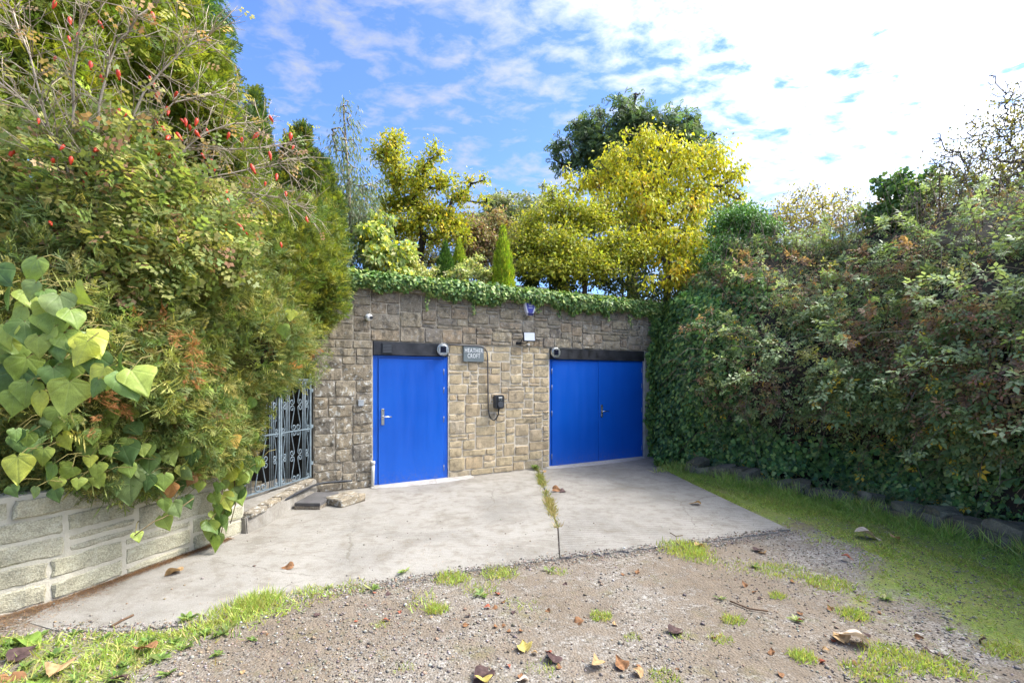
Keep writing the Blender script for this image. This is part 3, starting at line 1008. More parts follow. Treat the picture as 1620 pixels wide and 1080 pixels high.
t = wthing('waste_pipe', 'short upright white plastic pipe beside the single blue door', 'pipe', 588.5, 770, 0.0)
BM().tube([(0.0, -0.035, -0.01), (0.004, -0.035, 0.2), (0.008, -0.035, 0.38)], 0.027, 12).obj('pipe', MAT['pipe_white'], t)
BM().tube([(0.008, -0.035, 0.36), (0.0085, -0.035, 0.41)], 0.033, 12).obj('collar', MAT['pipe_white'], t)

# ------------------------------------------------------------------ gate, step and things at the gate
GD = np.array([-0.25, -0.968])
GD = GD / np.linalg.norm(GD)
GROT = math.atan2(GD[1], GD[0])
G0 = np.array([-2.96, 6.94])
GZ0, GZM, GZ1 = 0.275, 0.99, 1.72


def spiral(cx_, cz_, r0, a0, turns, sgn):
    return [(cx_ + r0 * (1 - 0.72 * k / 14) * math.cos(a0 + sgn * turns * 2 * math.pi * k / 14), 0.0,
             cz_ + r0 * (1 - 0.72 * k / 14) * math.sin(a0 + sgn * turns * 2 * math.pi * k / 14)) for k in range(15)]


def cscroll_data(w, h):
    """an S-shaped rod between two curls, w wide and h high"""
    r0 = w * 0.36
    top = spiral(w - r0, h - r0 * 1.05, r0, math.radians(180), 1.15, -1)
    bot = spiral(r0, r0 * 1.05, r0, math.radians(0), 1.15, -1)
    pts = bot[::-1] + [(w * 0.36 + (w * 0.28) * k / 6.0, 0.0, h * 0.5 + (k / 6.0 - 0.5) * (h - r0 * 2.6)) for k in range(7)] + top
    pts = bot[::-1] + [(r0 * 2 + (w - 4 * r0) * k / 6.0, 0.0, r0 * 1.3 + (h - r0 * 2.6) * k / 6.0) for k in range(7)] + top
    return BM().tube(pts, 0.0075, 5).data('scroll', MAT['iron'])


sc_wide = cscroll_data(0.125, 0.355)
sc_thin = cscroll_data(0.085, 0.355)


def gate(a0, width, label, mirror):
    p = G0 + GD * a0
    t = thing('iron_gate', label, 'gate', (p[0], p[1], GZ0), GROT, 'pair of wrought iron garden gates')
    H = GZ1 - GZ0
    for x in (0.014, width - 0.014):
        BM().box(x - 0.014, x + 0.014, -0.014, 0.014, 0, H).obj('stile', MAT['iron'], t, 0.002)
    for z in (0.01, GZM - GZ0, H - 0.01):
        BM().box(0.028, width - 0.028, -0.011, 0.011, z - 0.009, z + 0.009).obj('rail', MAT['iron'], t)
    bars = [0.115, 0.145, 0.175, width - 0.175, width - 0.145, width - 0.115]
    for x in bars:
        BM().tube([(x, 0.0, 0.012), (x, 0.0, H)], 0.0065, 6).obj('bar', MAT['iron'], t)
    for k in range(4):
        z = 0.015 + k * 0.355
        for x0, me, fl in ((0.03, sc_thin, 1), (width - 0.03, sc_thin, -1), (width / 2, sc_wide, -1), (width / 2, sc_wide, 1)):
            o = link('scroll', me, t, (x0, 0.0, z))
            up = (k % 2 == 0)
            o.scale = (fl if up else fl, 1, 1)
            if not up:
                o.scale = (fl, 1, -1)
                o.location.z = z + 0.355
    return t


ga = gate(0.03, 0.62, 'blue grey scrolled iron gate leaf hinged at the lichened wall', False)
gb = gate(0.66, 0.66, 'blue grey scrolled iron gate leaf half hidden by the hedge', True)
BM().box(0.56, 0.72, -0.03, -0.016, 0.875, 0.90).obj('latch', MAT['iron'], ga, 0.003)
for z in (0.18, 0.72, 1.25):
    BM().box(-0.035, 0.012, -0.02, 0.02, z, z + 0.05).obj('hinge', MAT['iron'], ga, 0.003)
m = BM()
m.tube([(0.01, 0, 1.445), (0.01, 0, 1.50), (0.01, 0, 1.53)], [0.02, 0.024, 0.004], 8)
m.obj('finial', MAT['iron'], ga)

# sill with kerb in front of the gate
kp = thing('gate_sill', 'raised concrete sill with stone edge under the iron gate', 'sill', (-2.95, 6.95, 0))
bm = bmesh.new()
gl = G0 + GD * 1.65
foot = [(-2.905, 6.97), (-2.895, 6.3), (-2.875, 5.6), (-2.93, 5.16), (gl[0] - 0.35, gl[1] - 0.05), (-3.45, 6.90)]
zt = [0.235, 0.225, 0.205, 0.20, 0.24, 0.262]
tp = [bm.verts.new((x + 2.95, y - 6.95, z)) for (x, y), z in zip(foot, zt)]
bt = [bm.verts.new((x + 2.95 + 0.02, y - 6.95, -0.05)) for (x, y) in foot]
bm.faces.new(tp)
for i in range(6):
    bm.faces.new((tp[i], bt[i], bt[(i + 1) % 6], tp[(i + 1) % 6]))
bmesh.ops.recalc_face_normals(bm, faces=list(bm.faces))
bmesh.ops.bevel(bm, geom=list(bm.edges), offset=0.012, segments=2, affect='EDGES')
me = bpy.data.meshes.new('base')
bm.to_mesh(me)
bm.free()
me.materials.append(MAT['slab'])
link('base', me, kp)
for k in range(5):
    seed += 1
    y0 = 6.88 - k * 0.34
    me = stone_data('edge_stone', 0.33, 0.055, 0.11, MAT['lichen_stone'], seed, bulge=0.008, rough=0.006)
    o = link('edge_stone', me, kp, (-2.905 + 2.95 + 0.004 * k, y0 - 6.95 - 0.16, 0.235 - 0.006 * k), (0, 0, math.radians(91)))

hp = [(394, 797, 0.28, 5.75), (392, 800, 0.2, 5.6), (400, 808, 0.2, 5.45), (412, 813, 0.18, 5.42), (425, 806, 0.2, 5.6), (445, 793, 0.235, 5.9), (470, 780, 0.24, 6.25), (495, 768, 0.25, 6.72), (512, 763, 0.24, 6.98), (535, 761.5, 0.235, 7.08), (557, 760, 0.25, 7.16)]
pts = []
for x, y, z, d in hp:
    pts.append(P(x, y, d))
pp = []
for a, b in zip(pts[:-1], pts[1:]):
    for k in range(3):
        pp.append(a + (b - a) * k / 3)
pp.append(pts[-1])
tag(BM().tube(pp, 0.0165, 8).obj('drain_hose', MAT['hose']), 'black plastic hose lying along the gate sill', 'hose')

# slab and block beside the sill
t = thing('paving_slab', 'dark topped paving slabs lying flat beside the gate sill', 'paving slab', (-2.66, 6.35, 0.02), math.radians(-2))
for k in range(2):
    seed += 1
    BM().box(-0.17, 0.17, -0.24, 0.36, k * 0.045, k * 0.045 + 0.041).obj('slab', MAT['old_stone'] if k == 0 else plain('dark_slab', (0.085, 0.08, 0.078), 0.8, var=0.35, bump=0.4), t, 0.006)
bm = bmesh.new()
bmesh.ops.create_cube(bm, size=1)
bmesh.ops.scale(bm, vec=(0.34, 0.42, 0.10), verts=bm.verts)
bmesh.ops.bevel(bm, geom=list(bm.edges), offset=0.012, segments=1, affect='EDGES')
bmesh.ops.subdivide_edges(bm, edges=list(bm.edges), cuts=3, use_grid_fill=True)
for v in bm.verts:
    v.co += Vector((1, 1, 1)) * 0.006 * float(vnoise(np.array(v.co) * 21))
me = bpy.data.meshes.new('stone_block')
bm.to_mesh(me)
bm.free()
me.materials.append(MAT['lichen_stone'])
tag(link('stone_block', me, None, (-2.29, 6.45, 0.072), (0, 0, math.radians(-28))), 'rough rectangular stone block lying against the foot of the wall', 'stone block')

# ------------------------------------------------------------------ left retaining wall
LW = np.array([(-2.97, 5.20), (-3.2, 4.5), (-3.5, 3.65), (-3.9, 3.1), (-4.4, 2.3), (-4.9, 1.2), (-5.3, 0.0)])
ls = np.concatenate([[0], np.cumsum(np.linalg.norm(np.diff(LW, axis=0), axis=1))])


def lw_at(a):
    x = np.interp(a, ls, LW[:, 0])
    y = np.interp(a, ls, LW[:, 1])
    e = 0.25
    tx = np.interp(a + e, ls, LW[:, 0]) - np.interp(a - e, ls, LW[:, 0])
    ty = np.interp(a + e, ls, LW[:, 1]) - np.interp(a - e, ls, LW[:, 1])
    return np.array([x, y]), norm(np.array([tx, ty]))


LTOP = 0.86
lwall = thing('retaining_wall', 'low pale stone retaining wall with wide mortar joints under the hedge', 'wall', (-3.2, 4.5, 0))
bm = bmesh.new()
prev = None
org = np.array([-3.2, 4.5])
for a in np.linspace(0, ls[-1], 40):
    p, tg = lw_at(a)
    nrm_ = np.array([tg[1], -tg[0]])      # away from the drive
    f = p - org + nrm_ * 0.006
    b = p - org + nrm_ * 0.35
    cur = [bm.verts.new((f[0], f[1], -0.1)), bm.verts.new((f[0], f[1], LTOP)), bm.verts.new((b[0], b[1], LTOP)), bm.verts.new((b[0], b[1], -0.1))]
    if prev:
        for j in range(4):
            bm.faces.new((prev[j], prev[(j + 1) % 4], cur[(j + 1) % 4], cur[j]))
    else:
        bm.faces.new(cur)
    prev = cur
bm.faces.new(prev[::-1])
bmesh.ops.recalc_face_normals(bm, faces=list(bm.faces))
me = bpy.data.meshes.new('mortar')
bm.to_mesh(me)
bm.free()
me.materials.append(MAT['pale_mortar'])
link('mortar', me, lwall)
r = np.random.default_rng(5)
for (x, z, w, h) in pack(ls[-1], LTOP - 0.03, 0.10, 0.083, [3, 4, 5, 6], [1, 2, 2, 3], r):
    p, tg = lw_at(x + w / 2)
    seed += 1
    me = stone_data('stone', w - r.uniform(0.025, 0.05), h - r.uniform(0.02, 0.035), 0.05, MAT['green_stone'], seed, nx=10, ny=6, bulge=0.003, rough=0.005, jit=0.010, lip=0.012, step=0.006)
    nrm_ = np.array([tg[1], -tg[0]])
    q = p - org + nrm_ * 0.004
    link('stone', me, lwall, (q[0], q[1], 0.015 + z + h / 2), (0, r.normal(0, 0.012), math.atan2(-tg[1], -tg[0])))

# ------------------------------------------------------------------ terrain behind the walls


def grid_obj(name, fn, us, vs, mat):
    A, B = np.meshgrid(us, vs)
    Vv = fn(A.ravel(), B.ravel())
    n = len(us)
    ii = np.arange((len(vs) - 1) * n).reshape(-1, n)[:, :-1].ravel()
    T_ = np.concatenate([np.stack([ii, ii + 1, ii + n + 1], -1), np.stack([ii, ii + n + 1, ii + n], -1)])
    b = TB()
    b.add(Vv, T_)
    return struct(b.obj(name, mat, smooth=True))


def hill_z(x, y):
    q = (np.asarray(x) - W0[0]) * WN[0] + (np.asarray(y) - W0[1]) * WN[1]
    return 3.02 + 0.26 * np.maximum(q, 0) * np.minimum(1, 14 / np.maximum(q, 14)) + 0.05 * np.sin(np.asarray(x) * 1.3) * np.sin(np.asarray(y) * 1.1)


def hill_fn(s, q):
    p = W0[None] + WD[None] * s[:, None] + WN[None] * np.maximum(q, 0.38)[:, None]
    z = hill_z(p[:, 0], p[:, 1])
    z = np.where(q < 0.2, -0.2, z)
    return np.c_[p, z]


grid_obj('hillside', hill_fn, np.concatenate([np.linspace(-40, -3, 12), np.linspace(-2.2, 14, 34), np.linspace(16, 50, 10)]), np.array([0.0, 0.39, 0.9, 1.6, 2.5, 4, 6, 9, 13, 18, 26, 45, 90]), MAT['soil'])


def terrace_fn(a, q):
    out = []
    for ai, qi in zip(a, q):
        p, tg = lw_at(ai)
        n_ = np.array([tg[1], -tg[0]])
        n_ = norm(n_ + np.array([-0.4, 0.15]))
        w = p + n_ * (0.30 + qi)
        out.append((w[0], w[1], LTOP - 0.06 + 0.28 * qi - 0.01 * qi * qi))
    return np.array(out)


grid_obj('planted_terrace', terrace_fn, np.linspace(0.0, ls[-1], 14), np.array([0, 0.4, 0.9, 1.6, 2.6, 4, 7.0]), MAT['soil'])

# garden steps behind the gate
t = thing('garden_steps', 'stone garden steps climbing behind the iron gate', 'steps', (-3.3, 6.4, 0))
for k in range(6):
    seed += 1
    BM().box(-0.35 - 0.30 * (k + 1), -0.35 - 0.30 * k + 0.02, -0.95 + 0.02 * k, 0.42 + 0.12 * k, 0.0, 0.24 + 0.17 * k).obj('step', MAT['mossy_stone'], t, 0.012)
# right-hand bank: a loft along its foot
BK = np.array([(3.10, 10.35), (3.08, 9.5), (3.28, 8.75), (3.80, 8.0), (4.5, 6.85), (4.95, 5.7), (5.2, 4.5), (5.5, 3.0), (5.9, 1.0), (6.3, -2.0)])
bs = np.concatenate([[0], np.cumsum(np.linalg.norm(np.diff(BK, axis=0), axis=1))])
PROF_A = np.array([(0, 0), (1.3, 0.02), (2.6, 0.06), (3.25, 0.25), (3.9, 0.8), (4.6, 1.8)])
PROF_B = np.array([(0, 0.30), (0.45, 0.34), (0.85, 0.18), (1.25, -0.16), (1.75, -0.32), (2.3, -0.15), (2.85, 0.30), (3.4, 0.85), (3.95, 1.5), (4.45, 2.3), (4.8, 3.3)])


def bank_pt(a, h, inset=0.0):
    """a: metres along the foot, h: 0..1 up the profile"""
    a = np.asarray(a, float)
    h = np.asarray(h, float)
    bx, by = np.interp(a, bs, BK[:, 0]), np.interp(a, bs, BK[:, 1])
    e = 0.5
    tx = np.interp(a + e, bs, BK[:, 0]) - np.interp(a - e, bs, BK[:, 0])
    ty = np.interp(a + e, bs, BK[:, 1]) - np.interp(a - e, bs, BK[:, 1])
    l = np.hypot(tx, ty)
    nx_, ny_ = -ty / l, tx / l
    w = np.clip((a - 0.8) / 2.3, 0, 1)
    w = w * w * (3 - 2 * w)
    za = np.interp(h, np.linspace(0, 1, len(PROF_A)), PROF_A[:, 0])
    oa = np.interp(h, np.linspace(0, 1, len(PROF_A)), PROF_A[:, 1])
    zb = np.interp(h, np.linspace(0, 1, len(PROF_B)), PROF_B[:, 0])
    ob = np.interp(h, np.linspace(0, 1, len(PROF_B)), PROF_B[:, 1])
    z = za * (1 - w) + zb * w
    o = oa * (1 - w) + ob * w + inset
    pt = np.stack([bx + nx_ * o, by + ny_ * o, z], -1)
    bump = (vnoise(pt, 1.25) * 0.24 + vnoise(pt, 2.7) * 0.16) * (0.25 + 0.75 * w) + vnoise(pt, 5.5) * 0.05
    pt[..., 0] -= nx_ * bump
    pt[..., 1] -= ny_ * bump
    return pt, np.stack([-nx_, -ny_, 0.2 + 1.1 * w * np.clip((h - 0.42) * 2.6, 0, 1)], -1), w


def bank_fn(a, h):
    pt, n_, w = bank_pt(a, np.minimum(h, 1.0), 0.22)
    far = h > 1
    pt[far, 0] += (h[far] - 1) * 20
    pt[far, 1] += (h[far] - 1) * 6
    pt[far, 2] += 0.3
    pt[:, 2] -= 0.15
    return pt


grid_obj('earth_bank', bank_fn, np.linspace(0, bs[-1], 60), np.concatenate([np.linspace(0, 1, 22), [1.15, 1.5, 2.5]]), MAT['soil'])

# ------------------------------------------------------------------ leaf shapes  (stem at origin, blade along +y, face +z)


def A(v):
    return np.array(v, float)


L_OVAL = (A([(0, 0, 0), (-0.27, 0.45, 0.06), (0.27, 0.45, 0.06), (0, 1, -0.08), (0, 0.5, 0)]), np.array([(0, 2, 4), (2, 3, 4), (4, 3, 1), (0, 4, 1)]))
L_BROAD = (A([(0, 0, 0), (-0.30, 0.28, 0.05), (0.30, 0.28, 0.05), (-0.31, 0.62, 0.04), (0.31, 0.62, 0.04), (0, 1, -0.1), (0, 0.45, -0.01)]), np.array([(0, 2, 6), (2, 4, 6), (4, 5, 6), (6, 5, 3), (6, 3, 1), (0, 6, 1)]))
L_NARROW = (A([(0, 0, 0), (-0.10, 0.4, 0.03), (0.10, 0.4, 0.03), (0, 1, -0.12)]), np.array([(0, 2, 1), (1, 2, 3)]))
L_DIAM = (A([(0, 0, 0), (-0.3, 0.5, 0.05), (0.3, 0.5, 0.05), (0, 1, 0)]), np.array([(0, 2, 3), (0, 3, 1)]))


def fan(rim, mid):
    V = A([mid] + rim)
    n = len(rim)
    return V, np.array([(0, i + 1, (i + 1) % n + 1) for i in range(n)])


L_IVY = fan([(0, 0, 0), (0.34, -0.04, -0.03), (0.46, 0.30, -0.05), (0.27, 0.45, 0.0), (0.30, 0.70, -0.04), (0, 1.0, -0.1), (-0.30, 0.70, -0.04), (-0.27, 0.45, 0.0), (-0.46, 0.30, -0.05), (-0.34, -0.04, -0.03)], (0, 0.38, 0.05))


def big_ivy(curl, fold, seed_):
    """broad heart-shaped leaf, a grid with a folded midrib and a wavy margin"""
    r_ = np.random.default_rng(seed_)
    yy = np.linspace(0, 1, 13)
    wid_ = np.interp(yy, [0, 0.04, 0.12, 0.25, 0.38, 0.52, 0.66, 0.8, 0.92, 1.0], [0.09, 0.33, 0.46, 0.51, 0.47, 0.37, 0.26, 0.15, 0.06, 0.0])
    ph = r_.uniform(0, 6.28, 3)
    asym = r_.normal(0, 0.07)
    twist = r_.normal(0, 0.18)
    V, T_ = [], []
    cols_ = np.linspace(-1, 1, 9)
    for yv, w in zip(yy, wid_):
        for c in cols_:
            ww = w * (1 + asym * np.sign(c)) * (1 + 0.07 * math.sin(yv * 9 + ph[0] + (2 if c > 0 else 0)))
            back = -0.14 * abs(c) ** 1.5 * (1 - yv) ** 3
            z = fold * abs(c) * w - curl * (yv - 0.3) ** 2 - 0.16 * (abs(c) ** 3) * w + 0.035 * math.sin(8 * yv + 3 * c + ph[1]) * abs(c) + twist * c * w * (yv - 0.4)
            V.append((c * ww + 0.05 * math.sin(ph[2]) * yv * yv, yv + back, z))
    k = len(cols_)
    for i in range(len(yy) - 1):
        for j in range(k - 1):
            a, b = i * k + j, i * k + j + 1
            T_ += [(a, b, b + k), (a, b + k, a + k)]
    return A(V), np.array(T_)


def merge(parts):
    V, T_, n = [], [], 0
    for v, t_ in parts:
        V.append(v)
        T_.append(t_ + n)
        n += len(v)
    return np.concatenate(V), np.concatenate(T_)


def place(tpl, loc, ang, s, tilt=0.0):
    v = tpl[0] * s
    c, sn = math.cos(ang), math.sin(ang)
    v = np.c_[v[:, 0] * c + v[:, 1] * sn, -v[:, 0] * sn + v[:, 1] * c, v[:, 2] + tilt * v[:, 1]]
    return v + A(loc), tpl[1]


L_BRAMBLE3 = merge([place(L_OVAL, (0, 0.50, 0), 0, 0.54, -0.15), place(L_OVAL, (0.03, 0.34, 0), 1.3, 0.46, -0.2), place(L_OVAL, (-0.03, 0.34, 0), -1.3, 0.46, -0.2)])
L_BRAMBLE5 = merge([place(L_OVAL, (0, 0.50, 0), 0, 0.54, -0.15), place(L_OVAL, (0.03, 0.40, 0), 1.05, 0.46, -0.2), place(L_OVAL, (-0.03, 0.40, 0), -1.05, 0.46, -0.2),
                    place(L_OVAL, (0.03, 0.26, 0), 1.95, 0.38, -0.2), place(L_OVAL, (-0.03, 0.26, 0), -1.95, 0.38, -0.2)])


def pinnate(n, ln, leaflet=L_DIAM):
    ps = []
    for i in range(n):
        y_ = 0.2 + 0.65 * i / (n - 1)
        for sg in (-1, 1):
            ps.append(place(leaflet, (0.02 * sg, y_, 0.0), sg * 1.15, ln, -0.15))
    ps.append(place(leaflet, (0, 0.85, 0), 0, ln))
    return merge(ps)


L_ROSE = pinnate(3, 0.30, (A([(0, 0, 0), (-0.36, 0.5, 0.05), (0.36, 0.5, 0.05), (0, 1, 0)]), np.array([(0, 2, 3), (0, 3, 1)])))
L_ASH = pinnate(4, 0.38)


def spray(seed_, n=7, spread=0.85, z=0.05, wd=0.042, ln=0.46, sub=True):
    """conifer spray: feathery side branchlets along an axis"""
    r_ = np.random.default_rng(seed_)
    ps = []
    kite = lambda w: (A([(0, 0, 0), (-w, 0.55, 0.0), (w, 0.55, 0.0), (0, 1, 0)]), np.array([(0, 2, 3), (0, 3, 1)]))
    for i in range(n):
        y_ = 0.06 + 0.78 * i / (n - 1)
        l = ln * (1 - 0.72 * (i / (n - 1)) ** 1.3) * r_.uniform(0.8, 1.15)
        for sg in (-1, 1):
            an = sg * spread * r_.uniform(0.8, 1.2)
            v, t_ = place(kite(wd / l * 0.75), (0, y_, 0), an, l, r_.normal(0, z * 4))
            ps.append((v, t_))
            if sub and l > 0.22:
                px_, py_ = math.sin(an) * l * 0.5, y_ + math.cos(an) * l * 0.5
                ps.append(place(kite(wd / (l * 0.5) * 0.7), (px_, py_, 0), an - sg * 0.7, l * 0.5, r_.normal(0, z * 4)))
    ps.append(place(kite(wd / 0.4), (0, 0.62, 0), 0, 0.4))
    return merge(ps)


SPRAYS = [spray(k, 6, 0.8, 0.10, 0.045, 0.5) for k in range(4)]
JUNI = [spray(20 + k, 7, 0.62, 0.22, 0.034, 0.42) for k in range(5)]
DROOP = [spray(40 + k, 7, 0.42, 0.10, 0.032, 0.40) for k in range(4)]

# ------------------------------------------------------------------ colour helpers


def pal(cols_, n, r_, w=None, jit=0.16):
    cols_ = np.array(cols_, float)
    idx = r_.choice(len(cols_), n, p=None if w is None else np.array(w) / np.sum(w))
    c = cols_[idx] * (1 + r_.normal(0, jit, (n, 1))) * (1 + r_.normal(0, jit * 0.35, (n, 3)))
    return np.clip(c, 0.004, 0.9)


def rand_dirs(n, r_):
    return norm(r_.normal(size=(n, 3)))


def blob_pts(blobs, density, r_, rmin=0.72, rough=0.14, freq=2.2, back=0.35):
    """points on the skin of a union of ellipsoids; blobs = (centre, (rx, ry, rz))"""
    PT, NR = [], []
    for c, rad in blobs:
        c = np.asarray(c, float)
        rad = np.broadcast_to(np.asarray(rad, float), (3,))
        n = int(density * 4 * math.pi * (rad.prod() ** (2 / 3)))
        d = rand_dirs(n, r_)
        k = r_.uniform(rmin, 1.04, n) ** 0.6 * (1 + rough * vnoise(d * rad.max() + c, freq))
        p = c + d * rad * k[:, None]
        nn = norm(d / rad)
        keep = np.ones(n, bool)
        for c2, rad2 in blobs:
            if c2 is c:
                continue
            rad2 = np.broadcast_to(np.asarray(rad2, float), (3,))
            q = (((p - np.asarray(c2)) / rad2) ** 2).sum(1)
            keep &= ~(q < 0.42)
        tocam = norm(np.array([0, 0, CAMZ]) - p)
        facing = (nn * tocam).sum(1)
        keep &= (facing > -0.25) | (r_.random(n) < back)
        PT.append(p[keep])
        NR.append(nn[keep])
    return np.concatenate(PT), np.concatenate(NR)


def pb(lst, ry=1.0):
    """blobs given by image position, radius in pixels and distance"""
    out = []
    for b in lst:
        x, y, rp, d = b[:4]
        rr = rp / F * d
        rz = rr * (b[4] if len(b) > 4 else 1.0)
        out.append((P(x, y, d), (rr, rr * ry, rz)))
    return out


def branch_tree(base, trunk, targets, r_, r0, rtip=0.006, col_=(0.12, 0.10, 0.08), sag=0.06):
    """limbs grown from the trunk towards the targets; radius follows the load carried"""
    nodes = [np.asarray(base, float)]
    par = [-1]
    for p in trunk:
        nodes.append(np.asarray(p, float))
        par.append(len(nodes) - 2)
    top = nodes[-1]
    for tg in sorted(targets, key=lambda q: np.linalg.norm(np.asarray(q) - top)):
        tg = np.asarray(tg)
        arr = np.array(nodes[1:]) if len(nodes) > 1 else np.array(nodes)
        dd = np.linalg.norm(arr - tg, axis=1) + 0.6 * np.maximum(0, arr[:, 2] - tg[2])
        j = int(np.argmin(dd)) + (1 if len(nodes) > 1 else 0)
        a = nodes[j]
        L = np.linalg.norm(tg - a)
        prev = j
        k = 3 if L > 0.5 else 2
        for i in range(1, k):
            f = i / k
            m_ = a + (tg - a) * f + r_.normal(0, sag * L, 3) + np.array([0, 0, -sag * L * math.sin(math.pi * f)])
            nodes.append(m_)
            par.append(prev)
            prev = len(nodes) - 1
        nodes.append(tg)
        par.append(prev)
    load = np.zeros(len(nodes))
    has = np.zeros(len(nodes), bool)
    for i in range(len(nodes) - 1, 0, -1):
        if load[i] == 0:
            load[i] = 1
        load[par[i]] += load[i]
    rad = rtip + (r0 - rtip) * (load / load.max()) ** 0.5
    b = TB()
    for i in range(1, len(nodes)):
        a, c = nodes[par[i]], nodes[i]
        ra = min(rad[par[i]], rad[i] * 1.5)
        b.tube([a, (a + c) / 2, c], [ra, (ra + rad[i]) / 2, rad[i]], np.array(col_) * r_.uniform(0.8, 1.2), 5)
    return b


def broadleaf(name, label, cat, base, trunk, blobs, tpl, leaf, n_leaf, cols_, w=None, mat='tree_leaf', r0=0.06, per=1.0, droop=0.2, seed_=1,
              bark=(0.12, 0.10, 0.08), flat=0.75, spread=0.42, group=None, up=0.5, tintf=None, sag=0.06, rtip=0.006):
    r_ = np.random.default_rng(seed_)
    t_ = thing(name, label, cat, tuple(base), 0, group)
    base = np.asarray(base, float)
    cents, rads, wts = [], [], []
    for c, rad in blobs:
        k = max(2, int(per * 9 * (rad[0] * 1.6) ** 1.2) + 2)
        for _ in range(k):
            d = rand_dirs(1, r_)[0]
            cents.append(np.asarray(c) + d * np.array(rad) * r_.uniform(0.35, 0.88))
            rads.append(rad[0] * spread * r_.uniform(0.7, 1.25))
            wts.append(rads[-1] ** 2)
    tb_ = branch_tree(base, trunk, cents, r_, r0, rtip, col_=bark, sag=sag)
    tb_.V = [v - base for v in tb_.V]
    tb_.obj('trunk', MAT['bark'], t_, smooth=True)
    wts = np.array(wts) / np.sum(wts)
    idx = r_.choice(len(cents), n_leaf, p=wts)
    g = r_.normal(0, 0.5, (n_leaf, 3)) * np.array([1, 1, flat])
    pos = np.array(cents)[idx] + g * np.array(rads)[idx][:, None]
    out = norm(g + rand_dirs(n_leaf, r_) * 0.5)
    ax = norm(out * 0.7 + rand_dirs(n_leaf, r_) * 0.7 + np.array([0, 0, -droop * 2]))
    nr = norm(rand_dirs(n_leaf, r_) * 0.8 + np.array([0.15, -0.35, up]))
    c = pal(cols_, n_leaf, r_, w)
    if tintf is not None:
        c = tintf(pos, c, r_)
    b = TB()
    b.scatter(tpl, pos - base, frames(ax, nr), leaf * r_.uniform(0.6, 1.25, n_leaf), c)
    b.obj('crown', MAT[mat], t_)
    return t_


def conifer(name, label, cat, base, top, blobs, density, size, cols_, w=None, tpls=SPRAYS, seed_=1, droop=0.0, upw=0.3, group=None, trunk_r=0.07, tintf=None, out_w=0.8, rough=0.24, back=0.35, rmin=0.6, freq=3.2):
    r_ = np.random.default_rng(seed_)
    base = np.asarray(base, float)
    t_ = thing(name, label, cat, tuple(base), 0, group)
    tr = TB()
    top = np.asarray(top, float)
    tr.tube([np.zeros(3), (top - base) * 0.5, top - base], [trunk_r, trunk_r * 0.7, trunk_r * 0.2], (0.09, 0.065, 0.045), 7)
    for c, rad in blobs:
        for _ in range(5):
            d = rand_dirs(1, r_)[0] * np.array(rad) * 0.75
            e = np.asarray(c) + d - base
            f = np.clip((e[2] * 0.8) / max(0.2, (top - base)[2]), 0.03, 0.9)
            s0 = (top - base) * f
            tr.tube([s0, (s0 + e) / 2 + np.array([0, 0, -0.06]), e], [0.022, 0.015, 0.006], (0.10, 0.07, 0.045), 5)
    tr.obj('trunk', MAT['bark'], t_, smooth=True)
    p, n_ = blob_pts(blobs, density, r_, rmin=rmin, rough=rough, back=back, freq=freq)
    n = len(p)
    ax = norm(n_ * out_w + rand_dirs(n, r_) * 0.55 + np.array([0, 0, upw - droop]))
    nr = norm(rand_dirs(n, r_) + np.array([0, 0, 0.6]))
    c = pal(cols_, n, r_, w, 0.18)
    if tintf is not None:
        c = tintf(p, c, r_)
    b = TB()
    which = r_.integers(0, len(tpls), n)
    R_ = frames(ax, nr)
    sz = size * r_.uniform(0.65, 1.3, n)
    for k, tp_ in enumerate(tpls):
        mk = which == k
        b.scatter(tp_, p[mk] - base - ax[mk] * sz[mk][:, None] * 0.45, R_[mk], sz[mk], c[mk])
    b.obj('crown', MAT['conifer'], t_)
    return t_


# ------------------------------------------------------------------ left-hand planting
def hedge_tint(p, c, r_):
    f = vnoise(p, 2.3) + r_.normal(0, 0.25, len(p))
    c = c * np.where(f > 0.35, 1.22, 1.0)[:, None]
    brown = (vnoise(p, 3.9) + 0.3 * vnoise(p, 9.0) > 1.02) & (p[:, 2] < 2.3)
    c[brown] = np.array([0.22, 0.10, 0.04]) * r_.uniform(0.7, 1.3, (brown.sum(), 1))
    return c


JG = [(0.125, 0.135, 0.035), (0.095, 0.12, 0.036), (0.16, 0.155, 0.045), (0.07, 0.095, 0.032), (0.20, 0.185, 0.06)]
hb = pb([(20, 560, 190, 3.95), (130, 540, 190, 4.1), (240, 580, 160, 4.6), (340, 560, 135, 5.0), (398, 545, 82, 5.5), (60, 700, 85, 3.85), (150, 700, 80, 3.95), (245, 690, 85, 4.25),
         (318, 680, 68, 4.7), (368, 632, 56, 5.1), (432, 572, 38, 5.6), (330, 480, 130, 5.2), (130, 440, 170, 4.7), (-120, 560, 210, 3.9), (-130, 700, 130, 3.7)])
conifer('juniper_hedge', 'feathery olive green juniper hedge spilling over the low pale wall', 'hedge', (-4.4, 4.9, 0.9), (-4.3, 5.0, 2.6), hb, 430, 0.155, JG, [3, 3, 2, 3, 1], JUNI, 11, droop=0.1, tintf=hedge_tint, upw=0.25)
hb = pb([(430, 420, 95, 6.3), (480, 440, 58, 6.5), (495, 375, 44, 6.6), (512, 455, 30, 6.5), (525, 420, 22, 6.6), (465, 340, 30, 6.6), (430, 470, 72, 6.2), (380, 400, 100, 6.2), (500, 480, 40, 6.5), (455, 520, 32, 6.2), (350, 330, 90, 6.4)])
GG = [(0.12, 0.135, 0.02), (0.16, 0.16, 0.024), (0.08, 0.105, 0.02), (0.05, 0.075, 0.018)]
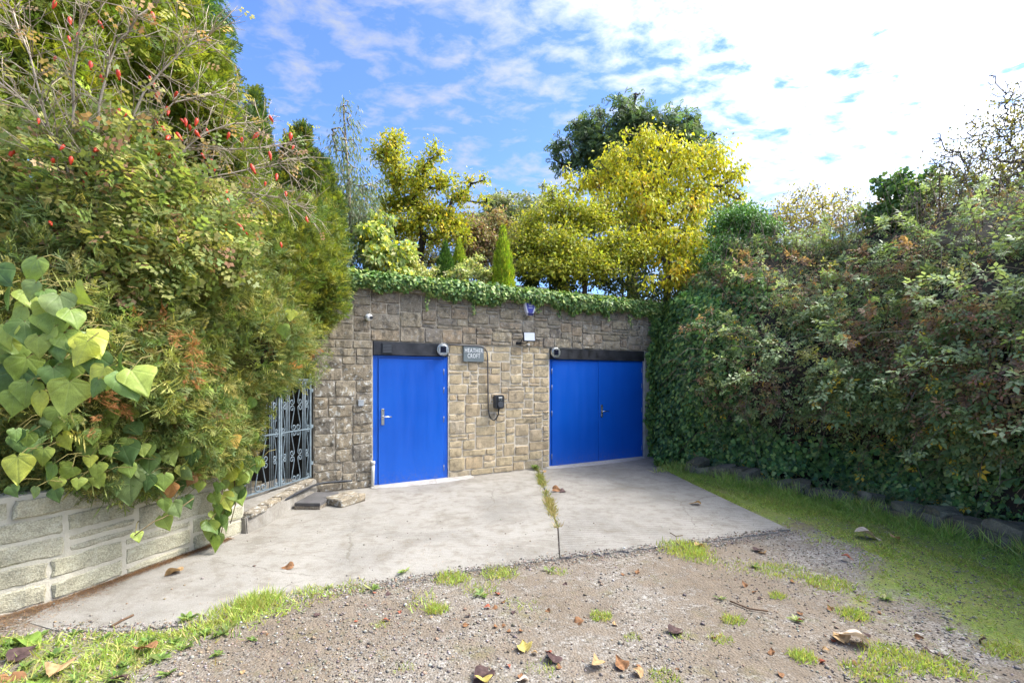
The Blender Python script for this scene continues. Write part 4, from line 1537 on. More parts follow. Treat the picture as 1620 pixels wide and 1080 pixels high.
conifer('golden_juniper', 'bright yellow green juniper overhanging the iron gate', 'shrub', (-3.9, 6.9, 0.9), (-3.6, 6.7, 3.3), hb, 430, 0.17, GG, [3, 2, 3, 2], JUNI, 12, upw=0.35, rough=0.38)
cb = pb([(60, 70, 170, 5.6), (190, 110, 150, 5.9), (265, 150, 100, 6.1), (290, 210, 90, 6.2), (-60, 200, 200, 5.3), (330, 235, 60, 6.3), (120, 240, 170, 5.5), (240, 40, 70, 6.0), (-80, -20, 190, 5.6)])
conifer('golden_cypress', 'tall golden cypress behind the rose with its red hips', 'tree', (-5.2, 6.0, 1.2), (-4.9, 6.0, 5.5), cb, 330, 0.21, [(0.155, 0.17, 0.022), (0.20, 0.205, 0.028), (0.10, 0.125, 0.02), (0.06, 0.085, 0.02)], [3, 2, 3, 2], SPRAYS, 13, upw=0.1, droop=0.15)
cb = pb([(230, 20, 105, 8.4), (255, 95, 85, 8.3), (270, 150, 70, 8.2), (200, -120, 120, 8.5), (150, -40, 120, 8.7), (120, 100, 140, 8.6), (50, -60, 150, 8.8), (240, 220, 85, 8.1)])
conifer('dark_cypress', 'dark green cypress with drooping sprays at the top left', 'tree', (-6.6, 8.6, 2.0), (-6.4, 8.6, 8.5), cb, 190, 0.30, [(0.045, 0.085, 0.025), (0.06, 0.105, 0.03), (0.03, 0.06, 0.02), (0.085, 0.13, 0.035)], [3, 3, 2, 1], DROOP, 14, droop=0.75, upw=0.0, trunk_r=0.14)
cb = pb([(404, 165, 13, 7.3, 2.0), (402, 205, 26, 7.3), (400, 245, 40, 7.3), (405, 290, 55, 7.3), (400, 345, 65, 7.2)])
conifer('small_cypress', 'slim pointed green cypress behind the golden juniper', 'tree', (-4.0, 7.4, 2.2), (-3.98, 7.3, 6.0), cb, 420, 0.19, [(0.05, 0.085, 0.02), (0.09, 0.12, 0.02), (0.035, 0.06, 0.018), (0.15, 0.16, 0.025)], [3, 2, 2, 1], SPRAYS, 15, upw=0.7)
cb = pb([(478, 212, 16, 7.7, 1.4), (474, 245, 30, 7.7), (490, 275, 38, 7.7), (470, 300, 50, 7.6), (505, 320, 38, 7.6), (500, 365, 50, 7.4), (520, 400, 30, 7.2), (450, 350, 55, 7.4)])
conifer('bushy_cypress', 'bushy golden green cypress beside the eucalyptus', 'tree', (-3.5, 7.9, 2.4), (-3.4, 7.7, 5.6), cb, 400, 0.2, [(0.10, 0.12, 0.02), (0.15, 0.155, 0.022), (0.05, 0.075, 0.02), (0.035, 0.055, 0.018)], [3, 2, 3, 2], SPRAYS, 16, upw=0.4)

# rose with hips
r_ = np.random.default_rng(31)
rb = np.array([-3.75, 4.25, 0.8])
rose = thing('rose_bush', 'arching wild rose with bare grey canes and red hips', 'rose bush', tuple(rb))
canes = [[(150, 620, 4.1), (118, 420, 3.8), (115, 160, 3.5), (122, 60, 3.4), (150, -30, 3.3)],
         [(160, 600, 4.1), (140, 350, 3.7), (80, 200, 3.5), (-20, 110, 3.4)],
         [(150, 600, 4.1), (110, 380, 3.7), (60, 120, 3.5), (20, 20, 3.4)],
         [(170, 600, 4.2), (160, 330, 3.8), (210, 150, 3.7), (300, 70, 3.8), (330, 55, 3.9)],
         [(180, 600, 4.2), (190, 320, 3.9), (250, 170, 3.9), (330, 145, 4.1)],
         [(190, 600, 4.3), (215, 300, 4.0), (290, 232, 4.2), (380, 238, 4.4), (455, 225, 4.6)],
         [(190, 600, 4.3), (240, 380, 4.1), (300, 318, 4.3), (390, 330, 4.6)],
         [(180, 600, 4.2), (230, 340, 4.0), (320, 280, 4.4), (420, 265, 4.7), (470, 250, 4.9)],
         [(150, 610, 4.1), (60, 400, 3.7), (-30, 250, 3.5)],
         [(160, 600, 4.1), (150, 280, 3.7), (165, 90, 3.5), (240, 8, 3.6)],
         [(170, 610, 4.1), (200, 360, 3.9), (260, 260, 4.0), (345, 200, 4.2), (410, 190, 4.5)],
         [(190, 600, 4.3), (270, 360, 4.2), (360, 300, 4.6), (440, 310, 4.8), (480, 330, 4.9)]]
tips = []
for cn in canes:
    pts = np.array([P(*c) for c in cn]) - rb
    tt = np.linspace(0, 1, len(pts))
    q = np.linspace(0, 1, 14)
    cv_ = np.stack([np.interp(q, tt, pts[:, k]) for k in range(3)], -1)
    for _ in range(2):
        cv_[1:-1] = (cv_[:-2] + 2 * cv_[1:-1] + cv_[2:]) / 4
    cv_ += r_.normal(0, 0.008, cv_.shape)
    b = TB()
    b.tube(cv_, np.linspace(0.012, 0.004, 14), np.array([0.40, 0.34, 0.26]) * r_.uniform(0.7, 1.15), 6)
    b.obj('cane', MAT['bark'], rose, smooth=True)
    tips.append(cv_)
tw = TB()
twend = []
for cv_ in tips:
    for i in range(4, 14):
        for _ in range(5):
            a = cv_[i] + r_.normal(0, 0.01, 3)
            d = norm(norm(cv_[i] - cv_[i - 1]) * 0.8 + rand_dirs(1, r_)[0] * 0.9 + np.array([0, -0.15, 0.1]))
            L = r_.uniform(0.12, 0.42)
            m_ = a + d * L * 0.5 + r_.normal(0, 0.02, 3)
            e = a + d * L + np.array([0, 0, -0.04])
            tw.tube([a, m_, e], [0.0042, 0.003, 0.0016], np.array([0.46, 0.38, 0.28]) * r_.uniform(0.6, 1.2), 4)
            twend.append((m_, e))
            for _ in range(2):
                e2 = m_ + norm(d + rand_dirs(1, r_)[0] * 0.8) * L * 0.5
                tw.tube([m_, (m_ + e2) / 2 + r_.normal(0, 0.008, 3), e2], [0.0024, 0.002, 0.0012], np.array([0.46, 0.38, 0.28]) * r_.uniform(0.6, 1.2), 3)
                twend.append((m_, e2))
tw.obj('twigs', MAT['bark'], rose)
# leaves sit low in the bush
lb = TB()
bl = pb([(60, 330, 120, 3.75), (170, 350, 120, 3.85), (250, 350, 95, 4.05), (120, 410, 110, 3.8), (330, 370, 70, 4.4), (30, 250, 80, 3.7), (200, 270, 80, 3.9), (240, 430, 60, 4.1), (-60, 350, 110, 3.6)], 0.6)
p, n_ = blob_pts(bl, 330, r_, rmin=0.5, rough=0.25)
n = len(p)
ax = norm(n_ * 0.4 + rand_dirs(n, r_) + np.array([0, 0, -0.2]))
c = pal([(0.14, 0.16, 0.045), (0.10, 0.13, 0.04), (0.18, 0.18, 0.055), (0.26, 0.24, 0.08), (0.22, 0.13, 0.075)], n, r_, [4, 4, 2, 0.9, 0.8])
lb.scatter(L_ROSE, p - rb, frames(ax, norm(rand_dirs(n, r_) + np.array([0.4, -0.6, 0.8]))), r_.uniform(0.10, 0.19, n), c)
k = r_.choice(len(twend), 330)
p = np.array([twend[i][1] for i in k])
n = len(p)
lb.scatter(L_ROSE, p, frames(rand_dirs(n, r_) + np.array([0, 0, -0.3]), norm(rand_dirs(n, r_) + np.array([0.4, -0.6, 0.8]))), r_.uniform(0.07, 0.14, n), pal([(0.20, 0.20, 0.05), (0.25, 0.16, 0.08), (0.12, 0.15, 0.04)], n, r_))
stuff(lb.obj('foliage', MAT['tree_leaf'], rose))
# hips: a flask-shaped fruit with dried sepals
hip_pts = [(0, 0), (0.3, 0.06), (0.48, 0.28), (0.5, 0.5), (0.38, 0.78), (0.2, 0.92), (0.26, 1.12), (0.0, 1.02)]
bm = bmesh.new()
rings = []
for rr0, zz0 in hip_pts:
    rings.append([bm.verts.new((rr0 * math.cos(j * math.pi / 4) * 0.018, rr0 * math.sin(j * math.pi / 4) * 0.018, -zz0 * 0.036)) for j in range(8)] if rr0 else [bm.verts.new((0, 0, -zz0 * 0.036))])
for a, b in zip(rings[:-1], rings[1:]):
    for j in range(8):
        if len(a) == 1:
            bm.faces.new((a[0], b[j], b[(j + 1) % 8]))
        elif len(b) == 1:
            bm.faces.new((a[j], b[0], a[(j + 1) % 8]))
        else:
            bm.faces.new((a[j], b[j], b[(j + 1) % 8], a[(j + 1) % 8]))
bmesh.ops.recalc_face_normals(bm, faces=list(bm.faces))
for f in bm.faces:
    f.smooth = True
hip_me = bpy.data.meshes.new('rose_hip')
bm.to_mesh(hip_me)
bm.free()
hip_me.materials.append(MAT['hip'])
hips = [(88, 4), (110, 30), (155, 35), (240, 22), (108, 60), (125, 55), (88, 92), (143, 100), (160, 120), (186, 112), (236, 123), (245, 135), (250, 148), (281, 148), (265, 172), (200, 182), (135, 192),
        (61, 190), (102, 232), (113, 250), (137, 190), (146, 247), (156, 237), (207, 215), (232, 234), (245, 190), (270, 247), (285, 190), (300, 200), (307, 208), (318, 245), (293, 190), (268, 219), (278, 212),
        (203, 266), (210, 297), (178, 284), (157, 272), (137, 272), (134, 287), (84, 253), (363, 212), (383, 220), (426, 186), (410, 213), (426, 242), (460, 213), (465, 233), (396, 262), (334, 254), (340, 266),
        (360, 303), (360, 317), (357, 358), (375, 356), (387, 368), (444, 386), (420, 290), (438, 278), (452, 306), (484, 346), (266, 325), (78, 353), (22, 240), (250, 240), (222, 256), (190, 175), (325, 205), (312, 190), (255, 200)]
for (x, y) in hips:
    d = 3.45 + 1.25 * max(0, x - 90) / 400 + r_.uniform(-0.1, 0.05)
    o = link('rose_hip', hip_me, rose, P(x, y - 3, d) - rb, (r_.normal(0, 0.35), r_.normal(0, 0.35), 0))
    sc_ = r_.uniform(1.0, 2.1)
    o.scale = (sc_, sc_, sc_ * r_.uniform(0.9, 1.2))

# large-leaved ivy over the hedge front and down the low wall
r_ = np.random.default_rng(41)
ib = np.array([-3.5, 3.9, 0.86])
ivy = thing('large_leaved_ivy', 'large glossy heart leaved ivy hanging in front of the hedge', 'ivy', tuple(ib))
BIGC = [(0.22, 0.27, 0.055), (0.17, 0.235, 0.05), (0.10, 0.16, 0.04), (0.06, 0.105, 0.03), (0.33, 0.35, 0.06), (0.15, 0.20, 0.07)]
BROWN = [(0.30, 0.14, 0.05), (0.22, 0.12, 0.06), (0.38, 0.25, 0.06)]
big_me = []
for k in range(18):
    b = TB()
    v, t_ = big_ivy(r_.uniform(0.0, 0.35), r_.uniform(-0.05, 0.22), 60 + k)
    cc = np.array(BIGC[k % 6]) * r_.uniform(0.9, 1.1) if k < 15 else np.array(BROWN[k - 15])
    edge_ = np.clip((np.abs(v[:, 0]) - 0.25) * 2, 0, 1)[:, None]
    b.add(v, t_, cc * (1 + 0.25 * edge_ * np.array([1.6, 1.0, 0.2])) * (1 + 0.08 * r_.normal(size=(len(v), 1))))
    big_me.append(b.data('leaf', MAT['glossy_leaf'], True))
spots = []
for (x, y, s) in [(48, 430, 52), (50, 462, 44), (14, 470, 60), (48, 475, 60), (22, 505, 62), (10, 535, 60), (28, 552, 66), (35, 590, 78), (15, 612, 70), (40, 625, 60), (20, 640, 66), (62, 640, 58), (85, 515, 62), (100, 488, 60), (118, 505, 44), (75, 470, 36),
                  (130, 470, 60), (125, 550, 62), (110, 545, 60), (148, 548, 56), (148, 580, 54), (128, 560, 50), (155, 600, 44), (175, 600, 48), (205, 612, 72), (222, 605, 56), (150, 615, 40), (105, 632, 62), (85, 600, 58), (90, 590, 46), (190, 575, 40),
                  (60, 550, 56), (75, 530, 50), (5, 580, 60), (-15, 560, 70), (-20, 620, 70), (-40, 500, 70), (92, 560, 46), (60, 590, 48), (5, 440, 55), (30, 520, 46), (70, 500, 48), (110, 590, 42), (65, 530, 48), (40, 530, 50), (20, 580, 55)]:
    spots.append((x, y, s, 2.82, 0))
for (x, y, s) in [(120, 670, 40), (172, 668, 46), (160, 690, 38), (205, 660, 34), (222, 665, 30), (215, 680, 34), (105, 700, 36), (45, 705, 50), (28, 745, 52), (48, 735, 36), (78, 750, 42), (105, 750, 30), (225, 690, 30), (200, 720, 46), (205, 745, 36), (240, 750, 48), (250, 700, 34),
                  (205, 775, 62), (232, 765, 40), (278, 700, 40), (290, 712, 36), (312, 730, 46), (322, 700, 34), (235, 735, 44), (260, 800, 34), (262, 828, 38), (280, 806, 30), (298, 795, 34), (285, 770, 32), (218, 850, 28), (300, 680, 40), (330, 690, 30), (180, 740, 34), (140, 715, 36), (270, 725, 34), (345, 710, 30), (352, 640, 26), (395, 640, 24), (460, 500, 28), (448, 525, 26), (228, 480, 28)]:
    spots.append((x, y, s, 2.98 + 1.45 * max(0, x) / 390, 0))
for _ in range(46):
    x, y = r_.uniform(10, 330), r_.uniform(655, 785)
    spots.append((x, y, r_.uniform(20, 38), 3.0 + 1.4 * x / 390, 0))
for (x, y) in [(345 + r_.uniform(-16, 22), yy) for yy in np.linspace(715, 862, 34)]:
    spots.append((x + (14 if y < 790 else 0), y, r_.uniform(20, 36), 4.62 + 0.25 * (x - 340) / 40, 0))
for (x, y) in [(365 + r_.uniform(-10, 45), yy) for yy in np.linspace(690, 770, 16)]:
    spots.append((x, y, r_.uniform(22, 34), 4.85, 0))
for (x, y, s) in [(287, 672, 46), (348, 668, 44), (205, 705, 36), (268, 778, 40), (372, 700, 24), (240, 555, 22), (300, 760, 26)]:
    spots.append((x, y, s, 2.95 + 1.45 * x / 390, 1))
stems = TB()
for (x, y, s, d, br) in spots:
    L = s / F * d * r_.uniform(0.60, 0.92)
    p = P(x, y, d + r_.uniform(-0.06, 0.06))
    nr = norm(np.array([0.35, -0.9, 0.65]) + r_.normal(0, 0.42, 3))
    ax = norm(np.array([r_.normal(0, 0.45), -0.1, -1.0]))
    R_ = frames(ax[None], nr[None])[0]
    k = int(r_.integers(15, 18)) if br else int(r_.choice([0, 1, 2, 3, 4, 5, 6, 7, 8, 9, 10, 11, 12, 13, 14]))
    o = link('leaf', big_me[k], ivy)
    o.matrix_local = Matrix.Translation(Vector(p - ib - ax * L * 0.5)) @ Matrix(R_.tolist()).to_4x4() @ Matrix.Diagonal((L, L, L, 1))
    st = p - ib - ax * L * 0.5
    e = st + np.array([r_.normal(0, 0.05), 0.16, r_.uniform(0.0, 0.10)])
    stems.tube([st, (st + e) / 2 + np.array([0, 0, 0.03]), e], [0.0028, 0.003, 0.0035], (0.20, 0.17, 0.06), 5)
stuff(stems.obj('leaf_stalks', MAT['bark'], ivy, smooth=True))
for pts in ([(330, 700, 4.5), (347, 735, 4.62), (352, 760, 4.66), (344, 790, 4.68), (350, 820, 4.68), (342, 862, 4.7)], [(380, 690, 4.8), (378, 730, 4.77), (366, 760, 4.75), (368, 800, 4.73), (360, 830, 4.7)], [(205, 850, 3.72), (218, 840, 3.75), (235, 828, 3.8), (250, 822, 3.85), (275, 808, 3.95), (300, 790, 4.05)]):
    q = np.array([P(*v) for v in pts]) - ib + np.array([0, 0.05, 0])
    b = TB()
    b.tube(q, 0.005, (0.19, 0.14, 0.07), 5)
    b.obj('stem', MAT['bark'], ivy, smooth=True)

# ------------------------------------------------------------------ ivy along the wall top
r_ = np.random.default_rng(51)
IVYC = [(0.075, 0.125, 0.034), (0.052, 0.092, 0.028), (0.13, 0.17, 0.05), (0.034, 0.064, 0.02), (0.21, 0.24, 0.085)]
n = 9000
s = r_.uniform(0.05, 7.3, n)
hgt = 0.13 + 0.045 * s / 7 + 0.05 * np.sin(s * 2.7 + 1) + 0.035 * np.sin(s * 7.1) + 0.03 * np.sin(s * 15.0)
hgt *= np.clip((s - 0.0) / 0.6, 0.45, 1)
an = r_.uniform(-1.35, 1.9, n)          # angle round the mat, 0 = towards the drive
rad_ = r_.uniform(0.80, 1.06, n)
q = -0.02 - np.cos(an) * (0.17) * rad_ + 0.02
z = 3.27 + np.sin(an) * np.where(an < 0, hgt * 1.12, 0.13) * rad_
pp_ = W0[None] + WD[None] * s[:, None] + WN[None] * q[:, None]
pos = np.c_[pp_, z]
outn = norm(np.c_[-WN[0] * np.cos(an), -WN[1] * np.cos(an), np.sin(an) + 0.35])
iv = TB()
ax = norm(rand_dirs(n, r_) * 0.6 + np.array([0, 0, -0.7]) + outn * 0.35)
iv.scatter(L_IVY, pos - A(wall_pt(0, 0, 3.2)), frames(ax, norm(outn + rand_dirs(n, r_) * 0.5)), r_.uniform(0.045, 0.085, n), pal(IVYC, n, r_, [4, 3, 3, 2, 1.3]))
# stray tendrils down the stones
for s0 in (0.55, 1.75, 2.6, 3.9, 4.4, 5.6, 6.2):
    k = 16
    zz_ = 3.12 - np.linspace(0, r_.uniform(0.15, 0.32), k)
    pw = np.array([wall_pt(s0 + r_.normal(0, 0.035), -0.05, z_) for z_ in zz_])
    iv.scatter(L_IVY, pw - A(wall_pt(0, 0, 3.2)), frames(norm(rand_dirs(k, r_) * 0.5 + A([0, 0, -0.8])), norm(np.tile(A([-WN[0], -WN[1], 0.3]), (k, 1)) + rand_dirs(k, r_) * 0.3)), r_.uniform(0.03, 0.055, k), pal(IVYC, k, r_))
ivt = thing('wall_top_ivy', 'thick mat of small ivy trailing along the top of the stone wall', 'ivy', wall_pt(0, 0, 3.2))
st_ = TB()
for s0 in np.arange(0.2, 7.0, 0.45):
    a, b = A(wall_pt(s0, 0.05, 3.235)), A(wall_pt(s0 + 0.6, 0.0 + r_.normal(0, 0.04), 3.25))
    st_.tube(np.array([a, (a + b) / 2 + A([0, 0, 0.03]), b]) - A(wall_pt(0, 0, 3.2)), 0.007, (0.13, 0.10, 0.06), 5)
st_.obj('stem', MAT['bark'], ivt)
stuff(iv.obj('foliage', MAT['ivy_leaf'], ivt))

# ------------------------------------------------------------------ right-hand bank: ivy and bramble
r_ = np.random.default_rng(61)
amax = bs[-1] * 0.80
n = 120000
a = r_.uniform(-0.15, amax, n)
h = r_.uniform(0.0, 1.0, n)
pt, nr, w = bank_pt(np.maximum(a, 0), h, 0.0)
pt += nr * (r_.uniform(-0.22, 0.05, n) + 0.07 * vnoise(pt, 4.3))[:, None]
pz = pt[:, 2]
nzn = vnoise(pt, 1.6)
p_ivy = np.clip(1.25 - (a - 1.0) / 1.5 + 0.35 * nzn, 0, 1)
p_ivy = np.maximum(p_ivy, np.clip(1.5 - pz / 0.62 + 0.4 * nzn, 0, 0.95))
p_ivy = np.where(pz > 3.5, p_ivy * 0.3, p_ivy)
isivy = r_.random(n) < p_ivy
isivy &= ~((pz < 0.24) & (a > 1.7) & (r_.random(n) < 0.85))
bko = np.array([4.0, 8.0, 0.0])
# the dark hollow under the brambles and the thin patches of dead stems
thin = np.clip(vnoise(pt, 2.6) * 1.1 + 0.2, 0, 1)
keep_b = ~isivy & (r_.random(n) < np.clip(1.0 - 0.9 * thin, 0.12, 1)) & ~((pz < 1.15) & (a > 2.3) & (a < 4.6) & (pz > 0.55) & (r_.random(n) < 0.8))
iv = TB()
k = np.where(isivy)[0]
ax = norm(rand_dirs(len(k), r_) * 0.6 + A([0, 0, -0.8]) + nr[k] * 0.2)
ic = pal([(0.055, 0.105, 0.032), (0.035, 0.07, 0.026), (0.09, 0.145, 0.04), (0.15, 0.20, 0.055), (0.022, 0.045, 0.018)], len(k), r_, [4, 3, 2.5, 1.4, 1])
sz = r_.uniform(0.05, 0.095, len(k))
order = np.argsort(-(sz / np.linalg.norm(pt[k] - A([0, 0, CAMZ]), axis=1)) + 10 * ((a[k] > amax * 0.72)))
obj_i = k[order[:300]]
obj_sz = sz[order[:300]]
obj_ax = ax[order[:300]]
rest = order[300:]
ivb = thing('bank_ivy', 'dark glossy ivy covering the foot of the right bank beside the double door', 'ivy', tuple(bko))
iv.scatter(L_IVY, pt[k[rest]] - bko, frames(ax[rest], norm(nr[k[rest]] + rand_dirs(len(rest), r_) * 0.5)), sz[rest], ic[rest])
nj = 2600
zj = r_.uniform(0.0, 3.3, nj)
sj = 6.70 + 0.05 * np.sin(zj * 5.0) + 0.04 * np.sin(zj * 13.0) + r_.uniform(-0.02, 0.45, nj) + np.where(zj > 2.3, 0.06, 0.0)
qj = -0.03 - r_.uniform(0.0, 0.12, nj)
pj = np.c_[W0[None] + WD[None] * sj[:, None] + WN[None] * qj[:, None], zj]
nj_ = np.tile(A([-WN[0], -WN[1], 0.25]), (nj, 1))
iv.scatter(L_IVY, pj - bko, frames(norm(rand_dirs(nj, r_) * 0.6 + A([0, 0, -0.8])), norm(nj_ + rand_dirs(nj, r_) * 0.5)), r_.uniform(0.045, 0.085, nj), pal([(0.055, 0.105, 0.032), (0.035, 0.07, 0.026), (0.09, 0.145, 0.04), (0.13, 0.18, 0.05)], nj, r_))
stuff(iv.obj('foliage', MAT['ivy_leaf'], ivb))
ivme = []
for c_ in [(0.055, 0.105, 0.032), (0.035, 0.07, 0.026), (0.09, 0.145, 0.04), (0.15, 0.20, 0.055), (0.07, 0.12, 0.05)]:
    b = TB()
    b.add(L_IVY[0], L_IVY[1], c_)
    ivme.append(b.data('leaf', MAT['ivy_leaf']))
for i, idx in enumerate(obj_i):
    R_ = frames(obj_ax[i][None], norm(nr[idx] + rand_dirs(1, r_)[0] * 0.4)[None])[0]
    o = link('leaf', ivme[int(r_.integers(0, 5))], ivb)
    L = obj_sz[i] * 1.15
    o.matrix_local = Matrix.Translation(Vector(pt[idx] + nr[idx] * 0.04 - bko)) @ Matrix(R_.tolist()).to_4x4() @ Matrix.Diagonal((L, L, L, 1))

brb = thing('bramble_thicket', 'sprawling bramble thicket with grey green and yellowing leaves on the right bank', 'bramble', tuple(bko))
k = np.where(keep_b)[0]
ax = norm(rand_dirs(len(k), r_) * 0.8 + nr[k] * 0.3 + A([0, 0, -0.45]))
nb = norm(rand_dirs(len(k), r_) * 0.45 + nr[k] * 0.85 + A([0, 0, 0.5]))
BRC = [(0.115, 0.145, 0.06), (0.085, 0.12, 0.045), (0.17, 0.20, 0.10), (0.06, 0.09, 0.035), (0.17, 0.16, 0.05), (0.16, 0.095, 0.055), (0.42, 0.27, 0.03)]
bc = pal(BRC, len(k), r_, [5, 4, 3, 3, 1.6, 1.1, 0.35])
dry = (vnoise(pt[k], 2.1) > 0.15) & (pz[k] > 1.2)
dr = np.where(dry & (r_.random(len(k)) < 0.55))[0]
bc[dr] = pal([(0.16, 0.10, 0.065), (0.11, 0.07, 0.05), (0.21, 0.16, 0.08), (0.18, 0.09, 0.05)], len(dr), r_)
sz = r_.uniform(0.075, 0.145, len(k)) * np.where(r_.random(len(k)) < 0.12, 1.3, 1) * np.clip(1.12 - 0.12 * pz[k], 0.6, 1.1)
front = (pt[k] - np.array([0, 0, CAMZ]))
order = np.argsort(-(sz / np.linalg.norm(front, axis=1)) + 10 * ((pt[k][:, 0] / np.maximum(pt[k][:, 1], 0.1) > 1.08) | (pt[k][:, 1] < 0.5)))
oi_, rest = order[:300], order[300:]
five = r_.random(len(rest)) < 0.4
b = TB()
for tp_, mk in ((L_BRAMBLE5, five), (L_BRAMBLE3, ~five)):
    rr_i = rest[mk]
    b.scatter(tp_, pt[k[rr_i]] - bko, frames(ax[rr_i], nb[rr_i]), sz[rr_i], bc[rr_i])
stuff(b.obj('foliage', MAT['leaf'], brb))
brme = []
for i, c_ in enumerate(BRC[:5] + BRC[:4] + [BRC[6]]):
    b = TB()
    tp_ = L_BRAMBLE5 if i % 2 else L_BRAMBLE3
    b.add(tp_[0], tp_[1], c_)
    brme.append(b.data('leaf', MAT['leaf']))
for i in oi_:
    o = link('leaf', brme[int(r_.integers(0, len(brme)))], brb)
    L = sz[i] * 1.1
    R_ = frames(ax[i][None], nb[i][None])[0]
    o.matrix_local = Matrix.Translation(Vector(pt[k[i]] + nr[k[i]] * 0.05 - bko)) @ Matrix(R_.tolist()).to_4x4() @ Matrix.Diagonal((L, L, L, 1))
# arching shoots standing out from the mass
b = TB()
tw = TB()
for _ in range(340):
    a0, h0 = r_.uniform(1.9, amax), r_.uniform(0.22, 0.98)
    p0, n0, _w = bank_pt(np.array([a0]), np.array([h0]), 0.1)
    p0, n0 = p0[0] - bko, n0[0]
    L = r_.uniform(0.4, 1.0)
    d = norm(n0 * 0.6 + rand_dirs(1, r_)[0] * 0.6 + A([0, 0, 0.45]))
    q = np.linspace(0, 1, 9)[:, None]
    cv_ = p0 + d * L * q + A([0, 0, -0.55 * L]) * q ** 2
    tw.tube(cv_, np.linspace(0.005, 0.002, 9), (0.17, 0.11, 0.08), 4)
    m_ = int(r_.integers(12, 22))
    f = r_.uniform(0.15, 1, m_)
    pp_ = np.stack([np.interp(f, q[:, 0], cv_[:, i]) for i in range(3)], -1)
    cb_ = A(BRC[int(r_.choice([0, 0, 1, 2, 2, 2, 4, 5]))])
    b.scatter(L_BRAMBLE5 if r_.random() < 0.4 else L_BRAMBLE3, pp_, frames(norm(rand_dirs(m_, r_) * 0.8 + d * 0.5 + A([0, 0, -0.1])), norm(rand_dirs(m_, r_) * 0.35 + n0 * 0.35 + A([0, 0, 0.9]))), r_.uniform(0.09, 0.17, m_), cb_ * r_.uniform(0.75, 1.3, (m_, 1)))
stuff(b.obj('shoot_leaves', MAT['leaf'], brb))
for _ in range(900):
    a0, h0 = r_.uniform(1.6, amax), r_.uniform(0.15, 1.0)
    p0, n0, _w = bank_pt(np.array([a0]), np.array([h0]), 0.06)
    p0, n0 = p0[0] - bko, n0[0]
    L = r_.uniform(0.25, 0.9)
    d = norm(n0 * 0.5 + rand_dirs(1, r_)[0] * 0.9 + A([0, 0, 0.1]))
    e = p0 + d * L + A([0, 0, -0.25 * L])
    m_ = p0 + d * L * 0.55 + A([0, 0, 0.05])
    tw.tube([p0, m_, e], [0.005, 0.004, 0.002], np.array([(0.20, 0.13, 0.085), (0.14, 0.09, 0.07), (0.30, 0.24, 0.17)][r_.integers(0, 3)]), 4)
for _ in range(420):
    a0, h0 = r_.uniform(1.2, amax), r_.uniform(0.72, 1.0)
    p0, n0, _w = bank_pt(np.array([a0]), np.array([h0]), 0.06)
    p0 = p0[0] - bko
    L = r_.uniform(0.25, 0.95)
    d = norm(rand_dirs(1, r_)[0] * 0.45 + A([0, 0, 1.0]))
    tw.tube([p0, p0 + d * L * 0.5 + r_.normal(0, 0.02, 3), p0 + d * L + r_.normal(0, 0.06, 3)], [0.005, 0.0035, 0.0018], np.array([0.20, 0.15, 0.12]) * r_.uniform(0.5, 1.3), 4)
stuff(tw.obj('dead_stems', MAT['bark'], brb))

# ------------------------------------------------------------------ garden trees behind the wall


def at_hill(x, d):
    p = P(x, 500, d)
    return np.array([p[0], p[1], float(hill_z(p[0], p[1])) - 0.03])


# grey eucalyptus
tb0 = at_hill(556, 9.6)
broadleaf('eucalyptus', 'slender wispy grey green eucalyptus left of the yellow tree', 'tree', tb0, [P(556, 380, 9.6), P(552, 290, 9.6), P(547, 220, 9.6), P(543, 165, 9.6)],
          pb([(543, 165, 12, 9.6, 1.5), (545, 195, 20, 9.6), (550, 232, 24, 9.6), (552, 270, 30, 9.6), (562, 310, 34, 9.6), (548, 350, 30, 9.6), (578, 350, 26, 9.6), (560, 400, 34, 9.6), (535, 290, 16, 9.6), (590, 300, 14, 9.6), (530, 215, 12, 9.6)]),
          L_NARROW, 0.13, 3800, [(0.13, 0.155, 0.09), (0.10, 0.125, 0.07), (0.17, 0.185, 0.12), (0.07, 0.095, 0.05)], droop=0.7, seed_=2, r0=0.03, bark=(0.33, 0.27, 0.20), per=2.4, flat=1.1, spread=0.9)
# clumped yellow tree with a gnarled trunk
YL = [(665, 400), (668, 372), (655, 345)]
broadleaf('yellow_azalea', 'gnarled small tree with separate clumps of yellow green leaves', 'tree', at_hill(664, 10.6), [P(664, 400, 10.6), P(670, 372, 10.6), P(656, 350, 10.6)],
          pb([(622, 222, 18, 10.6), (606, 246, 18, 10.6), (634, 258, 19, 10.6), (688, 243, 14, 10.5), (668, 264, 17, 10.6), (655, 290, 26, 10.6), (698, 292, 20, 10.6), (744, 286, 12, 10.5), (767, 282, 9, 10.5), (728, 314, 17, 10.6), (690, 330, 24, 10.6), (640, 325, 26, 10.7),
              (606, 318, 22, 10.7), (722, 345, 20, 10.6), (655, 360, 26, 10.5), (700, 370, 22, 10.4), (762, 318, 12, 10.6), (620, 285, 18, 10.6), (735, 372, 14, 10.4), (610, 360, 24, 10.6)]),
          L_OVAL, 0.085, 15000, [(0.28, 0.255, 0.025), (0.225, 0.225, 0.025), (0.165, 0.185, 0.025), (0.36, 0.25, 0.02), (0.115, 0.14, 0.02)], [4, 4, 3, 1.2, 1.5], droop=0.0, seed_=3, r0=0.085, bark=(0.05, 0.04, 0.035), per=1.0, flat=0.7, up=0.8, spread=0.85, sag=0.1)
